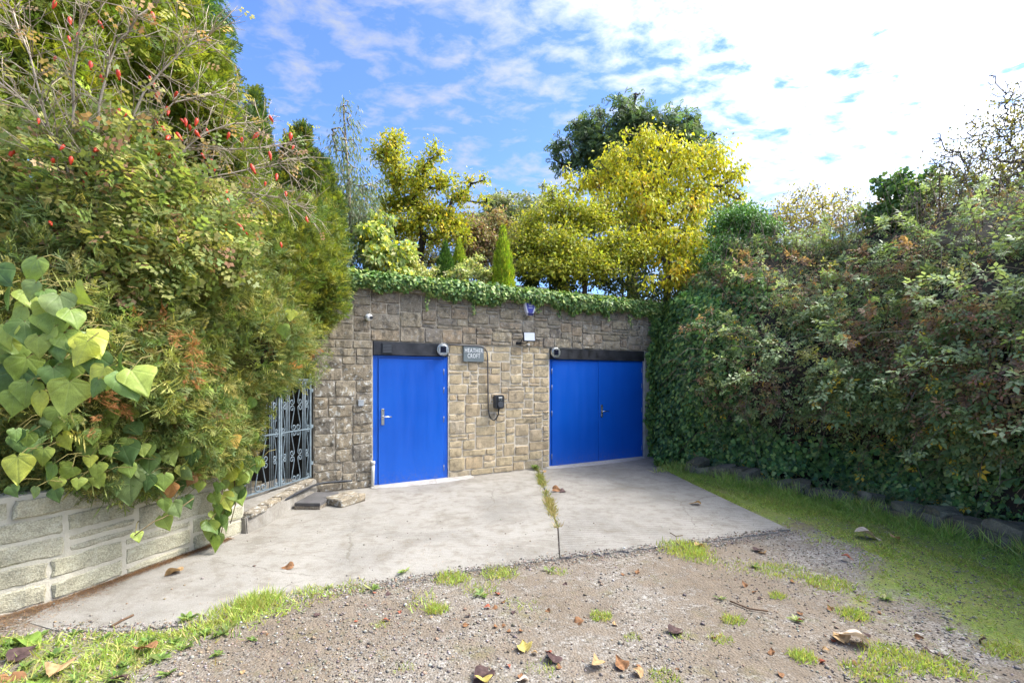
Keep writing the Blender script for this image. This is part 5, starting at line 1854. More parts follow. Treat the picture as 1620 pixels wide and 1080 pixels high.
broadleaf('pale_shrub', 'broad leaved pale green shrub turning yellow behind the wall ivy', 'shrub', at_hill(598, 9.5), [P(598, 415, 9.5)],
          pb([(586, 375, 30, 9.5), (612, 405, 28, 9.4), (640, 395, 18, 9.5), (590, 410, 26, 9.4), (625, 425, 22, 9.3), (600, 350, 22, 9.6)]),
          L_OVAL, 0.13, 3500, [(0.22, 0.26, 0.10), (0.14, 0.19, 0.06), (0.40, 0.36, 0.04), (0.30, 0.30, 0.14)], [3, 3, 1.6, 2], droop=0.4, seed_=4, r0=0.03, per=1.4)
cone = lambda x, y0, y1, w_, d: [(P(x, y0 + (y1 - y0) * f, d), (w_ / F * d * k_, w_ / F * d * k_, (y1 - y0) / F * d * 0.22)) for f, k_ in ((0.12, 0.28), (0.3, 0.55), (0.5, 0.8), (0.72, 1.0), (0.92, 1.05))]
for nm, x, y0, y1, w_, d, cs, lab in (('dwarf_conifer', 705, 388, 448, 17, 9.7, [(0.05, 0.10, 0.02), (0.07, 0.13, 0.02), (0.03, 0.06, 0.015)], 'dark green dwarf conifer left of the lime one'),
                                      ('dwarf_conifer', 726, 384, 448, 15, 10.0, [(0.20, 0.25, 0.025), (0.26, 0.29, 0.03), (0.12, 0.17, 0.02)], 'small lime yellow dwarf conifer beside the dark one'),
                                      ('dwarf_conifer', 796, 366, 458, 19, 9.6, [(0.20, 0.26, 0.02), (0.14, 0.20, 0.02), (0.28, 0.30, 0.03)], 'tallest lime green cone shaped dwarf conifer')):
    bb = at_hill(x, d)
    conifer(nm, lab, 'conifer', bb, P(x, y0 + 8, d), cone(x, y0, y1, w_, d), 2600, 0.10, cs, None, DROOP, 70 + x, upw=1.3, out_w=0.5, group='dwarf conifers behind the wall', trunk_r=0.03, rough=0.08)
VAR = [(0.34, 0.34, 0.16), (0.24, 0.26, 0.09), (0.14, 0.18, 0.06), (0.42, 0.38, 0.17)]
broadleaf('variegated_shrub', 'low cream variegated shrub between the dwarf conifers', 'shrub', at_hill(750, 9.6), [P(750, 440, 9.6)], pb([(735, 425, 20, 9.6), (765, 430, 20, 9.6), (750, 415, 16, 9.6), (720, 440, 16, 9.6)]), L_OVAL, 0.07, 3000, VAR, seed_=5, r0=0.02)
broadleaf('variegated_shrub', 'low cream variegated shrub below the gnarled yellow tree', 'shrub', at_hill(662, 9.5), [P(662, 440, 9.5)], pb([(650, 425, 20, 9.5), (675, 430, 18, 9.5), (635, 435, 14, 9.5)]), L_OVAL, 0.07, 2600, VAR, seed_=6, r0=0.02)
broadleaf('russet_shrub', 'thin russet and olive shrub behind the tallest dwarf conifer', 'shrub', at_hill(765, 11.2), [P(765, 410, 11.2)],
          pb([(750, 365, 30, 11.2), (775, 390, 30, 11.2), (760, 410, 28, 11.0), (740, 395, 20, 11.2), (790, 355, 22, 11.4)]), L_DIAM, 0.075, 9000, [(0.14, 0.13, 0.05), (0.19, 0.14, 0.08), (0.20, 0.19, 0.09), (0.17, 0.09, 0.06)], seed_=7, r0=0.03, per=2)
broadleaf('olive_tree', 'hazy grey olive tree rising behind the garden shrubs', 'tree', at_hill(795, 15), [P(795, 400, 15), P(795, 350, 15)],
          pb([(785, 335, 32, 15), (815, 330, 26, 15), (830, 350, 30, 15), (770, 360, 30, 15), (800, 375, 36, 15), (855, 325, 22, 15), (860, 300, 9, 15, 1.4)]), L_DIAM, 0.11, 12000, [(0.15, 0.17, 0.09), (0.20, 0.21, 0.12), (0.11, 0.13, 0.07), (0.22, 0.20, 0.08)], seed_=8, r0=0.06, per=1.5)
broadleaf('spreading_shrub', 'wide yellow green shrub in flat tiers above the alarm box', 'shrub', at_hill(925, 10.9), [P(925, 430, 10.9), P(915, 405, 10.9)],
          pb([(850, 350, 32, 11, 0.85), (890, 335, 34, 11.2, 0.7), (930, 355, 38, 11, 0.85), (832, 385, 28, 10.8, 0.85), (880, 392, 42, 10.7, 0.8), (930, 405, 40, 10.6, 0.8), (965, 380, 34, 10.8, 0.85), (850, 420, 32, 10.5, 0.8), (905, 430, 36, 10.4, 0.8), (960, 425, 36, 10.4, 0.8), (990, 400, 30, 10.6, 0.85), (870, 310, 20, 11.2, 0.8)]),
          L_OVAL, 0.085, 21000, [(0.245, 0.24, 0.03), (0.20, 0.21, 0.03), (0.30, 0.265, 0.03), (0.14, 0.16, 0.025)], [3, 4, 2, 2], droop=0.1, seed_=9, r0=0.06, flat=0.7, spread=0.6, up=1.0, bark=(0.15, 0.12, 0.09))


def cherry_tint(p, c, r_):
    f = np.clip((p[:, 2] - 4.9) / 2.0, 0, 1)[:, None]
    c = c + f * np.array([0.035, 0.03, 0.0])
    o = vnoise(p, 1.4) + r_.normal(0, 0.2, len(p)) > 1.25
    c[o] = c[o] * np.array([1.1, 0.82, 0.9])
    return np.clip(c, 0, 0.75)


broadleaf('yellow_cherry', 'large spreading tree with drooping bright yellow autumn leaves', 'tree', at_hill(1055, 11.6), [P(1055, 420, 11.6), P(1052, 380, 11.6), P(1045, 340, 11.6)],
          pb([(1032, 222, 30, 11.8), (985, 250, 34, 11.8), (1080, 240, 36, 11.9), (1128, 258, 34, 11.9), (1160, 282, 24, 11.9), (945, 275, 30, 11.7), (1005, 290, 42, 11.6), (1060, 290, 44, 11.6), (1118, 310, 36, 11.7), (965, 325, 38, 11.4), (1025, 345, 44, 11.2), (1085, 350, 40, 11.3),
              (1050, 395, 40, 10.6), (1010, 390, 30, 10.7), (1095, 390, 34, 10.6), (1062, 432, 30, 10.0), (1035, 452, 20, 9.8), (1018, 210, 14, 11.8), (912, 290, 26, 11.6), (1175, 265, 9, 12), (988, 212, 12, 11.8), (890, 320, 20, 11.5), (1170, 310, 16, 11.9), (1100, 430, 22, 10.0), (920, 340, 26, 11.3), (900, 270, 14, 11.6)]),
          L_OVAL, 0.105, 19000, [(0.30, 0.265, 0.02), (0.245, 0.235, 0.022), (0.18, 0.195, 0.025), (0.37, 0.29, 0.02), (0.12, 0.14, 0.02)], [4, 4, 3, 1.2, 1], droop=0.6, seed_=10, r0=0.10, bark=(0.11, 0.09, 0.075), per=1.4, tintf=cherry_tint, flat=0.9, spread=0.5)
broadleaf('ash_tree', 'tall dark green ash tree behind the yellow tree', 'tree', at_hill(1000, 21), [P(1000, 400, 21), P(1000, 300, 21), P(998, 250, 21)],
          pb([(990, 172, 28, 21), (1000, 200, 36, 21), (950, 190, 22, 21), (925, 205, 26, 21), (892, 225, 20, 21), (905, 250, 22, 21), (945, 235, 36, 21), (885, 255, 14, 21), (1050, 215, 38, 21), (1090, 205, 26, 21), (1115, 222, 20, 21), (1080, 235, 34, 21), (1130, 210, 8, 21), (960, 265, 40, 21), (1010, 150, 10, 21), (1020, 250, 50, 21), (1085, 185, 12, 21)]),
          L_ASH, 0.30, 6500, [(0.055, 0.085, 0.035), (0.08, 0.11, 0.05), (0.04, 0.06, 0.028), (0.11, 0.14, 0.06)], [3, 3, 2, 1], droop=0.3, seed_=11, r0=0.25, bark=(0.07, 0.06, 0.05), per=0.55)
broadleaf('green_bush', 'dense deep green round bush between the yellow tree and the brambles', 'bush', at_hill(1165, 10.6), [P(1165, 440, 10.6), P(1165, 400, 10.6)],
          pb([(1165, 372, 44, 10.2), (1150, 420, 44, 10.0), (1205, 362, 34, 10.2), (1180, 342, 28, 10.3), (1130, 440, 30, 10.2), (1195, 405, 36, 10.5), (1140, 460, 30, 10.1), (1165, 330, 12, 10.9), (1110, 470, 24, 9.9)]),
          L_OVAL, 0.07, 22000, [(0.05, 0.105, 0.025), (0.075, 0.14, 0.035), (0.11, 0.18, 0.05), (0.03, 0.065, 0.018)], [3, 3, 1.4, 2], seed_=12, r0=0.05, per=1.5, mat='ivy_leaf')
broadleaf('far_scrub', 'straggling yellow brown scrub with thin twigs on the skyline', 'scrub', P(1275, 400, 14), [P(1275, 370, 14)],
          pb([(1230, 335, 24, 14), (1270, 325, 32, 14), (1310, 320, 28, 14), (1340, 330, 26, 14), (1250, 355, 34, 13.8), (1300, 355, 36, 13.8), (1345, 300, 10, 14), (1290, 300, 12, 14), (1220, 360, 24, 13.8)]),
          L_DIAM, 0.085, 4200, [(0.22, 0.19, 0.04), (0.30, 0.25, 0.04), (0.13, 0.12, 0.05), (0.16, 0.12, 0.06)], seed_=13, r0=0.03, per=3.0, spread=0.6)
broadleaf('maple_shrub', 'green broad leaved shrub poking above the bramble crest', 'shrub', P(1420, 430, 8.3), [P(1420, 370, 8.3), P(1420, 330, 8.3)],
          pb([(1418, 280, 18, 8.3), (1395, 290, 15, 8.3), (1440, 290, 18, 8.3), (1465, 275, 12, 8.3), (1415, 310, 30, 8.2), (1450, 315, 26, 8.2), (1430, 345, 36, 8.2), (1395, 340, 28, 8.2)]), L_IVY, 0.085, 2200, [(0.06, 0.11, 0.03), (0.09, 0.14, 0.04), (0.04, 0.07, 0.025)], seed_=14, r0=0.02, per=2)
broadleaf('crest_scrub', 'twiggy russet and olive scrub along the crest of the right bank', 'scrub', P(1500, 440, 8.0), [P(1500, 390, 8.0), P(1505, 360, 8.0)],
          pb([(1375, 350, 28, 8.6), (1470, 300, 26, 8.4), (1500, 290, 28, 8.2), (1545, 300, 34, 8.0), (1590, 305, 38, 7.8), (1630, 310, 40, 7.6), (1470, 335, 38, 8.2), (1520, 340, 42, 8.0), (1570, 350, 44, 7.8), (1620, 365, 44, 7.5), (1350, 345, 22, 9.0), (1460, 370, 36, 8.0), (1510, 385, 36, 7.8)]),
          L_OVAL, 0.06, 11000, [(0.13, 0.125, 0.05), (0.17, 0.13, 0.06), (0.10, 0.11, 0.045), (0.21, 0.165, 0.05), (0.15, 0.085, 0.05)], [4, 3, 3, 1.5, 1.5], seed_=16, r0=0.03, per=4.0, spread=0.75, bark=(0.14, 0.11, 0.09), sag=0.09, rtip=0.003)
broadleaf('thorn_tree', 'sparse dark thorn tree against the white sky at the right edge', 'tree', P(1640, 420, 7.6), [P(1635, 330, 7.6), P(1620, 270, 7.6)],
          pb([(1590, 150, 20, 7.6, 1.6), (1600, 190, 34, 7.6), (1570, 125, 10, 7.6, 1.4), (1630, 170, 40, 7.6), (1560, 215, 34, 7.6), (1520, 235, 30, 7.5), (1490, 250, 22, 7.5), (1600, 250, 48, 7.5), (1540, 275, 40, 7.4), (1500, 285, 30, 7.4), (1590, 310, 46, 7.3), (1660, 240, 60, 7.6), (1480, 220, 10, 7.5), (1535, 195, 12, 7.6)]),
          L_DIAM, 0.05, 5200, [(0.09, 0.09, 0.05), (0.14, 0.12, 0.05), (0.19, 0.16, 0.04), (0.06, 0.05, 0.05)], seed_=15, r0=0.032, per=8, spread=0.8, bark=(0.11, 0.095, 0.095), sag=0.09, rtip=0.0036)
for x_, d_, bl_, cs_, lab_ in (
        (870, 11.6, [(850, 400, 34, 11.6), (885, 425, 36, 11.3), (835, 430, 28, 11.2)], [(0.06, 0.085, 0.02), (0.10, 0.12, 0.03)], 'dark shrub in the gap right of the tallest dwarf conifer'),
        (985, 12.4, [(960, 400, 48, 12.4), (1000, 430, 48, 12.0), (1030, 390, 50, 12.4), (940, 440, 34, 11.6), (990, 350, 40, 12.6), (900, 450, 30, 11.0), (965, 455, 30, 11.0)], [(0.035, 0.055, 0.02), (0.07, 0.09, 0.025), (0.11, 0.12, 0.03)], 'dark shrub filling the shade below the large yellow tree'),
        (1095, 11.8, [(1085, 430, 42, 11.0), (1110, 400, 46, 11.8), (1130, 350, 40, 12.2), (1050, 455, 34, 10.9), (1085, 468, 30, 10.4), (1010, 455, 30, 10.8)], [(0.05, 0.08, 0.025), (0.10, 0.12, 0.03), (0.16, 0.15, 0.04)], 'dark shrub between the yellow tree and the round green bush'),
        (700, 12.4, [(650, 400, 44, 12.6), (700, 400, 44, 12.4), (610, 400, 44, 12.6), (735, 360, 40, 12.8), (575, 380, 40, 12.6), (570, 330, 36, 12.8)], [(0.09, 0.11, 0.035), (0.15, 0.15, 0.05), (0.13, 0.10, 0.05)], 'olive shrub behind the gnarled yellow tree'),
        (810, 12.8, [(815, 400, 40, 12.6), (840, 370, 36, 13), (790, 425, 30, 12.2)], [(0.12, 0.12, 0.05), (0.17, 0.15, 0.06)], 'olive brown shrub behind the tallest dwarf conifer')):
    broadleaf('understory_shrub', lab_, 'shrub', at_hill(x_, d_), [P(x_, 430, d_)], pb(bl_), L_OVAL, 0.085, 9000, cs_, seed_=int(x_), r0=0.03, per=1.5, group='shrubs filling the garden bank')
# fern fronds on the bank
fb = P(1600, 440, 6.3)
fern = thing('fern', 'green fern fronds among the dead stems near the right edge', 'fern', tuple(fb))
L_FROND = pinnate(9, 0.22, L_NARROW)
r_ = np.random.default_rng(81)
for k in range(9):
    b = TB()
    an = r_.uniform(-2.6, 0.4)
    ax = norm(A([math.cos(an), math.sin(an) - 0.2, r_.uniform(0.2, 0.9)]))
    b.scatter(L_FROND, np.zeros((1, 3)), frames(ax[None], norm(A([0.1, -0.5, 0.9]))[None]), [r_.uniform(0.4, 0.6)], A([[0.09, 0.13, 0.035]]) * r_.uniform(0.7, 1.4))
    b.obj('frond', MAT['leaf'], fern)

# ------------------------------------------------------------------ stone edging at the foot of the bank
r = np.random.default_rng(91)
edge = thing('stone_edging', 'low tumbled row of mossy stones below the ivy bank', 'stone edging', (4.0, 7.0, 0))
a = 1.7
while a < bs[-1] * 0.72:
    w = r.uniform(0.18, 0.46)
    for lay in range(1 if r.random() < 0.45 else 2):
        p, n_, _w = bank_pt(np.array([a + w / 2]), np.array([0.0]), 0.0)
        bx, by = np.interp(a + w / 2, bs, BK[:, 0]), np.interp(a + w / 2, bs, BK[:, 1])
        tx = np.interp(a + w, bs, BK[:, 0]) - np.interp(a, bs, BK[:, 0])
        ty = np.interp(a + w, bs, BK[:, 1]) - np.interp(a, bs, BK[:, 1])
        hh = r.uniform(0.09, 0.17)
        bm = bmesh.new()
        bmesh.ops.create_cube(bm, size=1)
        bmesh.ops.scale(bm, vec=(w * 0.97, r.uniform(0.25, 0.4), hh), verts=bm.verts)
        bmesh.ops.subdivide_edges(bm, edges=list(bm.edges), cuts=2, use_grid_fill=True)
        o3 = r.uniform(-9, 9, 3)
        for v in bm.verts:
            nn_ = float(vnoise(np.array(v.co) * 11 + o3))
            v.co *= 1 + 0.13 * nn_
            if abs(v.co.x) > w * 0.42:
                v.co.z *= 0.72
                v.co.y *= 0.8
        me = bpy.data.meshes.new('stone')
        bm.to_mesh(me)
        bm.free()
        me.materials.append(MAT['mossy_stone'])
        nx_, ny_ = -ty / math.hypot(tx, ty), tx / math.hypot(tx, ty)
        off = -0.10 + r.normal(0, 0.05) + 0.05 * lay
        link('stone', me, edge, (bx + nx_ * off - 4.0, by + ny_ * off - 7.0, hh * 0.42 + lay * 0.10), (r.normal(0, 0.12), r.normal(0, 0.10), math.atan2(ty, tx) + r.normal(0, 0.2)))
    a += w * 0.98

# ------------------------------------------------------------------ grass, weeds, litter and gravel
BLADE = (A([(-0.035, 0, 0), (0.035, 0, 0), (-0.028, 0.5, 0.05), (0.028, 0.5, 0.05), (0, 1, 0.22)]), np.array([(0, 1, 3), (0, 3, 2), (2, 3, 4)]))
LOBE = (A([(0, 0, 0), (-0.16, 0.4, 0.1), (0.16, 0.4, 0.1), (-0.12, 0.75, 0.08), (0.12, 0.75, 0.08), (0, 1, 0)]), np.array([(0, 2, 1), (1, 2, 4), (1, 4, 3), (3, 4, 5)]))


def blades(b, x, y, hgt, cols_, r_, w=None, lean=0.95, wide=1.0):
    n = len(x)
    pos = np.stack([x, y, np.where(inside(ol, x, y) | inside(orr, x, y), 0.018, gz(x, y) - 0.002)], -1)
    ax = norm(np.c_[r_.normal(0, lean, (n, 2)), np.ones(n)])
    R_ = frames(ax, norm(np.c_[r_.normal(0, 1, (n, 2)), np.full(n, 0.05)]))
    R_[:, :, 0] *= wide * np.clip(0.09 / np.maximum(hgt, 0.02), 0.7, 2.2)[:, None]
    b.scatter(BLADE, pos, R_, hgt, pal(cols_, n, r_, w))


r_ = np.random.default_rng(101)
GRC = [(0.15, 0.20, 0.045), (0.18, 0.225, 0.055), (0.115, 0.165, 0.04), (0.22, 0.24, 0.07), (0.26, 0.23, 0.10)]
YGC = [(0.16, 0.18, 0.04), (0.19, 0.19, 0.055), (0.11, 0.14, 0.035), (0.22, 0.185, 0.08)]
# where turf grows on the track: thick by the stones on the right, patchy towards the track, and the lower left corner


def verge_density(x, y):
    foot_ = np.interp(y, BK[::-1, 1], BK[::-1, 0])
    ds = foot_ - x
    ed = np.interp(y, [0.5, 2.2, 2.8, 3.2, 3.9, 4.9, 5.4, 9.5], [2.3, 2.5, 2.65, 2.85, 2.85, 2.35, 2.2, 1.8])
    q = np.c_[x, y, 0 * x]
    return np.clip((ed - ds) / 1.3 + 0.29 * vnoise(q, 2.2) + 0.14 * vnoise(q, 6.0) + 0.12, 0, 1), ds


def corner_density(x, y):
    fe = np.interp(x, [-4.4, -3.1, -2.2, -1.85, -1.1, -0.6], [3.05, 3.10, 3.2, 3.62, 3.95, 4.05])
    dn_ = np.clip(1.0 - (fe - y - 0.05) / 1.1 - np.clip((x + 2.4) / 1.2, 0, 1) * 0.75 + 0.4 * vnoise(np.c_[x, y, 0 * x], 2.6), 0, 1)
    return np.where((y < fe) & (x < -0.4), dn_, 0.0)


gx0, gy0 = ground_v[:, 0], ground_v[:, 1]
mask = np.maximum(verge_density(gx0, gy0)[0] * (gx0 > 0.8), corner_density(gx0, gy0) * (gx0 > -4.6) * 0.8) * (gy0 > -6) * (gy0 < 12)
track.data.color_attributes['Col'].data.foreach_set('color', np.c_[mask, mask, mask, np.ones(len(mask))].astype(np.float32).ravel())
# verge on the right: thick by the stones, breaking into patches towards the track
n = 230000
x = r_.uniform(1.4, 6.2, n)
y = r_.uniform(0.6, 9.4, n)
on_slab = inside(orr, x, y) | inside(ol, x, y)
dens, dist = verge_density(x, y)
keep = (dist > -0.15) & ~on_slab & (r_.random(n) < dens ** 1.5)
x, y, dist = x[keep], y[keep], dist[keep]
hg = np.clip(0.08 - 0.03 * dist + 0.02 * vnoise(np.c_[x, y, 0 * x], 3.0), 0.022, 0.13) * r_.uniform(0.55, 1.3, len(x))
hg *= np.clip(1.0 + 0.55 * vnoise(np.c_[x, y, 0 * x], 5.0) + 0.3 * vnoise(np.c_[x, y, 0 * x], 11.0), 0.35, 2.2)
b = TB()
ta = r_.uniform(1.6, bs[-1] * 0.72, 70)
for a_ in ta:
    k = int(r_.integers(40, 110))
    bx, by = np.interp(a_, bs, BK[:, 0]) - 0.28 + r_.normal(0, 0.12), np.interp(a_, bs, BK[:, 1]) - 0.1 + r_.normal(0, 0.1)
    blades(b, bx + r_.normal(0, 0.06, k), by + r_.normal(0, 0.06, k), r_.uniform(0.08, 0.26, k), [(0.13, 0.19, 0.04), (0.17, 0.22, 0.06), (0.24, 0.24, 0.09)], r_, lean=0.5, wide=0.8)
near_ = dist < 0.9
blades(b, x[near_], y[near_], hg[near_], GRC, r_, [4, 4, 3, 2, 0.6])
blades(b, x[~near_], y[~near_], hg[~near_], GRC[:4] + YGC, r_, lean=1.2)
# tufts in the gravel and along the slab edge (image positions, radius in m, count, height)
tufts = [(410, 958, 0.13, 500, 0.10), (380, 968, 0.14, 350, 0.08), (340, 990, 0.16, 320, 0.07), (490, 940, 0.10, 130, 0.05), (560, 932, 0.12, 120, 0.045), (715, 918, 0.12, 330, 0.07), (790, 910, 0.13, 300, 0.06), (690, 968, 0.07, 240, 0.06), (950, 978, 0.07, 200, 0.045), (760, 935, 0.14, 160, 0.04),
         (1085, 872, 0.20, 700, 0.075), (1105, 885, 0.14, 300, 0.05), (1160, 985, 0.07, 150, 0.05), (1230, 945, 0.06, 110, 0.05), (1270, 1045, 0.07, 260, 0.05), (1050, 1075, 0.08, 150, 0.035), (1350, 975, 0.09, 300, 0.05), (1310, 925, 0.16, 500, 0.05), (1240, 905, 0.2, 500, 0.04), (1420, 1045, 0.16, 600, 0.05), (1380, 1070, 0.12, 400, 0.045),
         (1500, 1060, 0.12, 300, 0.05), (1590, 1035, 0.10, 300, 0.05), (600, 990, 0.05, 60, 0.03), (1000, 1010, 0.05, 60, 0.03), (1140, 1015, 0.06, 90, 0.04), (880, 905, 0.10, 120, 0.035), (820, 960, 0.12, 120, 0.03), (1180, 900, 0.2, 200, 0.035), (860, 1060, 0.08, 80, 0.03), (1075, 1010, 0.05, 60, 0.03), (640, 1060, 0.05, 40, 0.03)]
for (px_, py_, rad, k, hh) in tufts:
    g0 = G(px_, py_)
    rr_ = rad * np.sqrt(r_.random(k)) * (0.7 + 0.6 * r_.random(k))
    an = r_.uniform(0, 6.28, k)
    blades(b, g0[0] + rr_ * np.cos(an) * 1.2, g0[1] + rr_ * np.sin(an), hh * r_.uniform(0.5, 1.2, k), YGC + GRC[:2], r_, lean=0.6)
# the grassy corner at the lower left
n = 34000
x = r_.uniform(-4.4, -0.6, n)
y = r_.uniform(1.2, 3.75, n)
keep = ~inside(ol, x, y) & (r_.random(n) < corner_density(x, y))
blades(b, x[keep], y[keep], r_.uniform(0.03, 0.085, keep.sum()), GRC + YGC[:2], r_, lean=0.85, wide=1.2)
# grass in the joint between the slabs
jy = r_.uniform(5.35, 8.85, 3200)
jt = (jy - 5.35) / 3.5
dj = np.clip(0.55 + 0.5 * np.sin(jy * 4.2) + 0.3 * np.sin(jy * 11), 0.1, 1)
kj = r_.random(3200) < dj
jx = np.interp(jy, [5.35, 6.6, 8.85], [0.523, 0.509, 0.475]) + r_.normal(0, 0.030, 3200)
kb = kj & (jy < 6.6)
blades(b, jx[kb], jy[kb], r_.uniform(0.05, 0.10, kb.sum()), [(0.19, 0.14, 0.07), (0.15, 0.13, 0.055), (0.12, 0.12, 0.04)], r_, lean=0.8)
kb = kj & (jy >= 6.6)
blades(b, jx[kb], jy[kb], r_.uniform(0.04, 0.10, kb.sum()), [(0.13, 0.13, 0.04), (0.075, 0.105, 0.025), (0.17, 0.135, 0.06)], r_, lean=0.8)
stuff(tag(b.obj('grass', MAT['grass']), 'green and yellowing grass on the verge, slab joint and track', 'grass'))

# broad-leaved weeds, one plant each


def weed(x, y, n_, ln, label, cs, r_, up=0.35):
    p = np.array([x, y, float(gz(np.array([x]), np.array([y]))[0]) + 0.004])
    if inside(orr, np.array([x]), np.array([y]))[0] or inside(ol, np.array([x]), np.array([y]))[0]:
        p[2] = 0.028
    b_ = TB()
    an = r_.uniform(0, 6.28, n_)
    ax = norm(np.c_[np.cos(an), np.sin(an), r_.uniform(up * 0.3, up * 2, n_)])
    b_.scatter(LOBE, np.c_[r_.normal(0, ln * 0.12, (n_, 2)), np.zeros(n_)], frames(ax, norm(np.c_[r_.normal(0, 0.3, (n_, 2)), np.ones(n_)])), ln * r_.uniform(0.5, 1.2, n_), pal(cs, n_, r_))
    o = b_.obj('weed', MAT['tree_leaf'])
    o.location = p
    return tag(o, label, 'weed', 'small weeds')


r_ = np.random.default_rng(111)
WC = [(0.085, 0.125, 0.03), (0.12, 0.155, 0.04), (0.06, 0.095, 0.025)]
g0 = G(846, 744)
weed(g0[0], g0[1] - 0.05, 40, 0.11, 'bushy weed at the wall foot where the slab joint ends', WC, r_, 0.9)
g0 = G(1048, 733)
for k in range(5):
    weed(g0[0] + (k - 2) * 0.11, g0[1] + r_.normal(0, 0.08) - 0.35, 34, 0.17, ['leftmost', 'second from left', 'middle', 'second from right', 'rightmost'][k] + ' leafy weed clump at the right foot of the double door', [(0.07, 0.13, 0.035), (0.10, 0.17, 0.045)], r_, 1.2)
for (px_, py_) in [(20, 1020), (60, 1010), (120, 1005), (170, 1015), (230, 1020), (90, 1040), (150, 1050), (40, 1060), (200, 1060), (250, 1050), (300, 1030), (330, 1010), (210, 1035), (280, 1015), (360, 1000), (120, 1070), (300, 985), (270, 1072), (180, 1078), (60, 1078), (10, 1045), (340, 1040), (400, 1020)]:
    g0 = G(px_ + r_.normal(0, 4), py_ + r_.normal(0, 3))
    weed(g0[0], g0[1], int(r_.integers(16, 30)), r_.uniform(0.045, 0.08), 'broad leaved weed in the grassy lower left corner', WC, r_)
for (px_, py_) in [(640, 910), (760, 945), (870, 905), (1195, 900), (1140, 950), (1400, 950), (1500, 1000), (520, 935), (590, 935), (1260, 985)]:
    g0 = G(px_, py_)
    weed(g0[0], g0[1], 12, r_.uniform(0.045, 0.075), 'small flat weed growing in the open gravel', WC + [(0.2, 0.22, 0.08)], r_)

# pebbles
OCT = (A([(1, 0, 0), (-1, 0, 0), (0, 1, 0), (0, -1, 0), (0, 0, 0.7), (0, 0, -0.5)]), np.array([(0, 2, 4), (2, 1, 4), (1, 3, 4), (3, 0, 4), (2, 0, 5), (1, 2, 5), (3, 1, 5), (0, 3, 5)]))
r_ = np.random.default_rng(121)
n = 60000
y = 1.6 + 4.2 * r_.random(n) ** 1.3
x = r_.uniform(-1.12, 1.12, n) * y
x = np.clip(x, -4.5, 5.2)
out_ = ~(inside(ol, x, y) | inside(orr, x, y)) & (x > -4.2 + 0.2 * y) & (x < np.interp(y, BK[::-1, 1], BK[::-1, 0]) - 0.25)
out_ |= (r_.random(n) < 0.03)
sel = out_ & (r_.random(n) < np.clip(0.65 + 0.5 * vnoise(np.c_[x, y, 0 * x], 1.5), 0.12, 1))
x, y = x[sel], y[sel]
lw_x = np.interp(y, LW[::-1, 1], LW[::-1, 0])
k = (x > lw_x + 0.06)
x, y = x[k], y[k]
el_ = np.array(rough_line(FRONT_L, 0.004, 0.0) + rough_line(FRONT_R, 0.004, 0.0))
el_ = el_[r_.integers(0, len(el_), 9000)] + r_.normal(0, 0.055, (9000, 2)) - np.array([0.0, 0.02])
x, y = np.r_[x, el_[:, 0]], np.r_[y, el_[:, 1]]
n = len(x)
sz = np.clip(r_.lognormal(math.log(0.0052), 0.45, n), 0.0025, 0.02)
zz_ = np.where(inside(ol, x, y), 0.021, np.where(inside(orr, x, y), 0.028, gz(x, y) + 0.001))
b = TB()
b.scatter(OCT, np.c_[x, y, zz_ + sz * 0.2], frames(np.c_[r_.normal(0, 1, (n, 2)), np.zeros(n)], norm(np.c_[r_.normal(0, 0.3, (n, 2)), np.ones(n)])), sz,
          pal([(0.24, 0.21, 0.175), (0.30, 0.27, 0.235), (0.18, 0.145, 0.11), (0.42, 0.39, 0.355), (0.28, 0.20, 0.135), (0.15, 0.13, 0.115)], n, r_, [4, 3, 3, 0.7, 3, 2]))
stuff(tag(b.obj('pebbles', MAT['pebble']), 'loose pale and brown pebbles scattered over the gravel track', 'gravel'))

# brown needle litter at the foot of the low wall and over the gravel
r_ = np.random.default_rng(131)
NEED = (A([(-0.035, 0, 0), (0.035, 0, 0), (0, 1, 0.03)]), np.array([(0, 1, 2)]))
al = r_.uniform(0.2, 3.6, 17000)
pl = np.array([lw_at(v)[0] for v in al])
wid = np.interp(al, [0, 1.2, 1.7, 2.3, 3.6], [0.06, 0.08, 0.24, 0.6, 0.8])
off = np.abs(r_.normal(0, 0.5, 17000)) * wid
tgl = np.array([lw_at(v)[1] for v in al])
lx = pl[:, 0] - tgl[:, 1] * (off + 0.01)
ly = pl[:, 1] + tgl[:, 0] * (off + 0.01)
gx_ = r_.uniform(-3.0, 2.2, 5000)
gy_ = r_.uniform(2.2, 4.9, 5000)
kk = vnoise(np.c_[gx_, gy_, 0 * gx_], 1.9) + r_.normal(0, 0.3, 5000) > 0.35
lx, ly = np.r_[lx, gx_[kk]], np.r_[ly, gy_[kk]]
n = len(lx)
zz_ = np.where(inside(ol, lx, ly), 0.022, np.where(inside(orr, lx, ly), 0.029, gz(lx, ly) + 0.004)) + r_.uniform(0, 0.012, n)
b = TB()
b.scatter(NEED, np.c_[lx, ly, zz_], frames(np.c_[r_.normal(0, 1, (n, 2)), r_.normal(0, 0.12, n)], norm(np.c_[r_.normal(0, 0.3, (n, 2)), np.ones(n)])), r_.uniform(0.012, 0.05, n), pal([(0.26, 0.14, 0.065), (0.20, 0.11, 0.055), (0.32, 0.20, 0.10), (0.12, 0.07, 0.04)], n, r_))
stuff(tag(b.obj('needle_litter', MAT['dry']), 'brown conifer needles piled along the foot of the low wall', 'litter'))

# fallen leaves
r_ = np.random.default_rng(141)


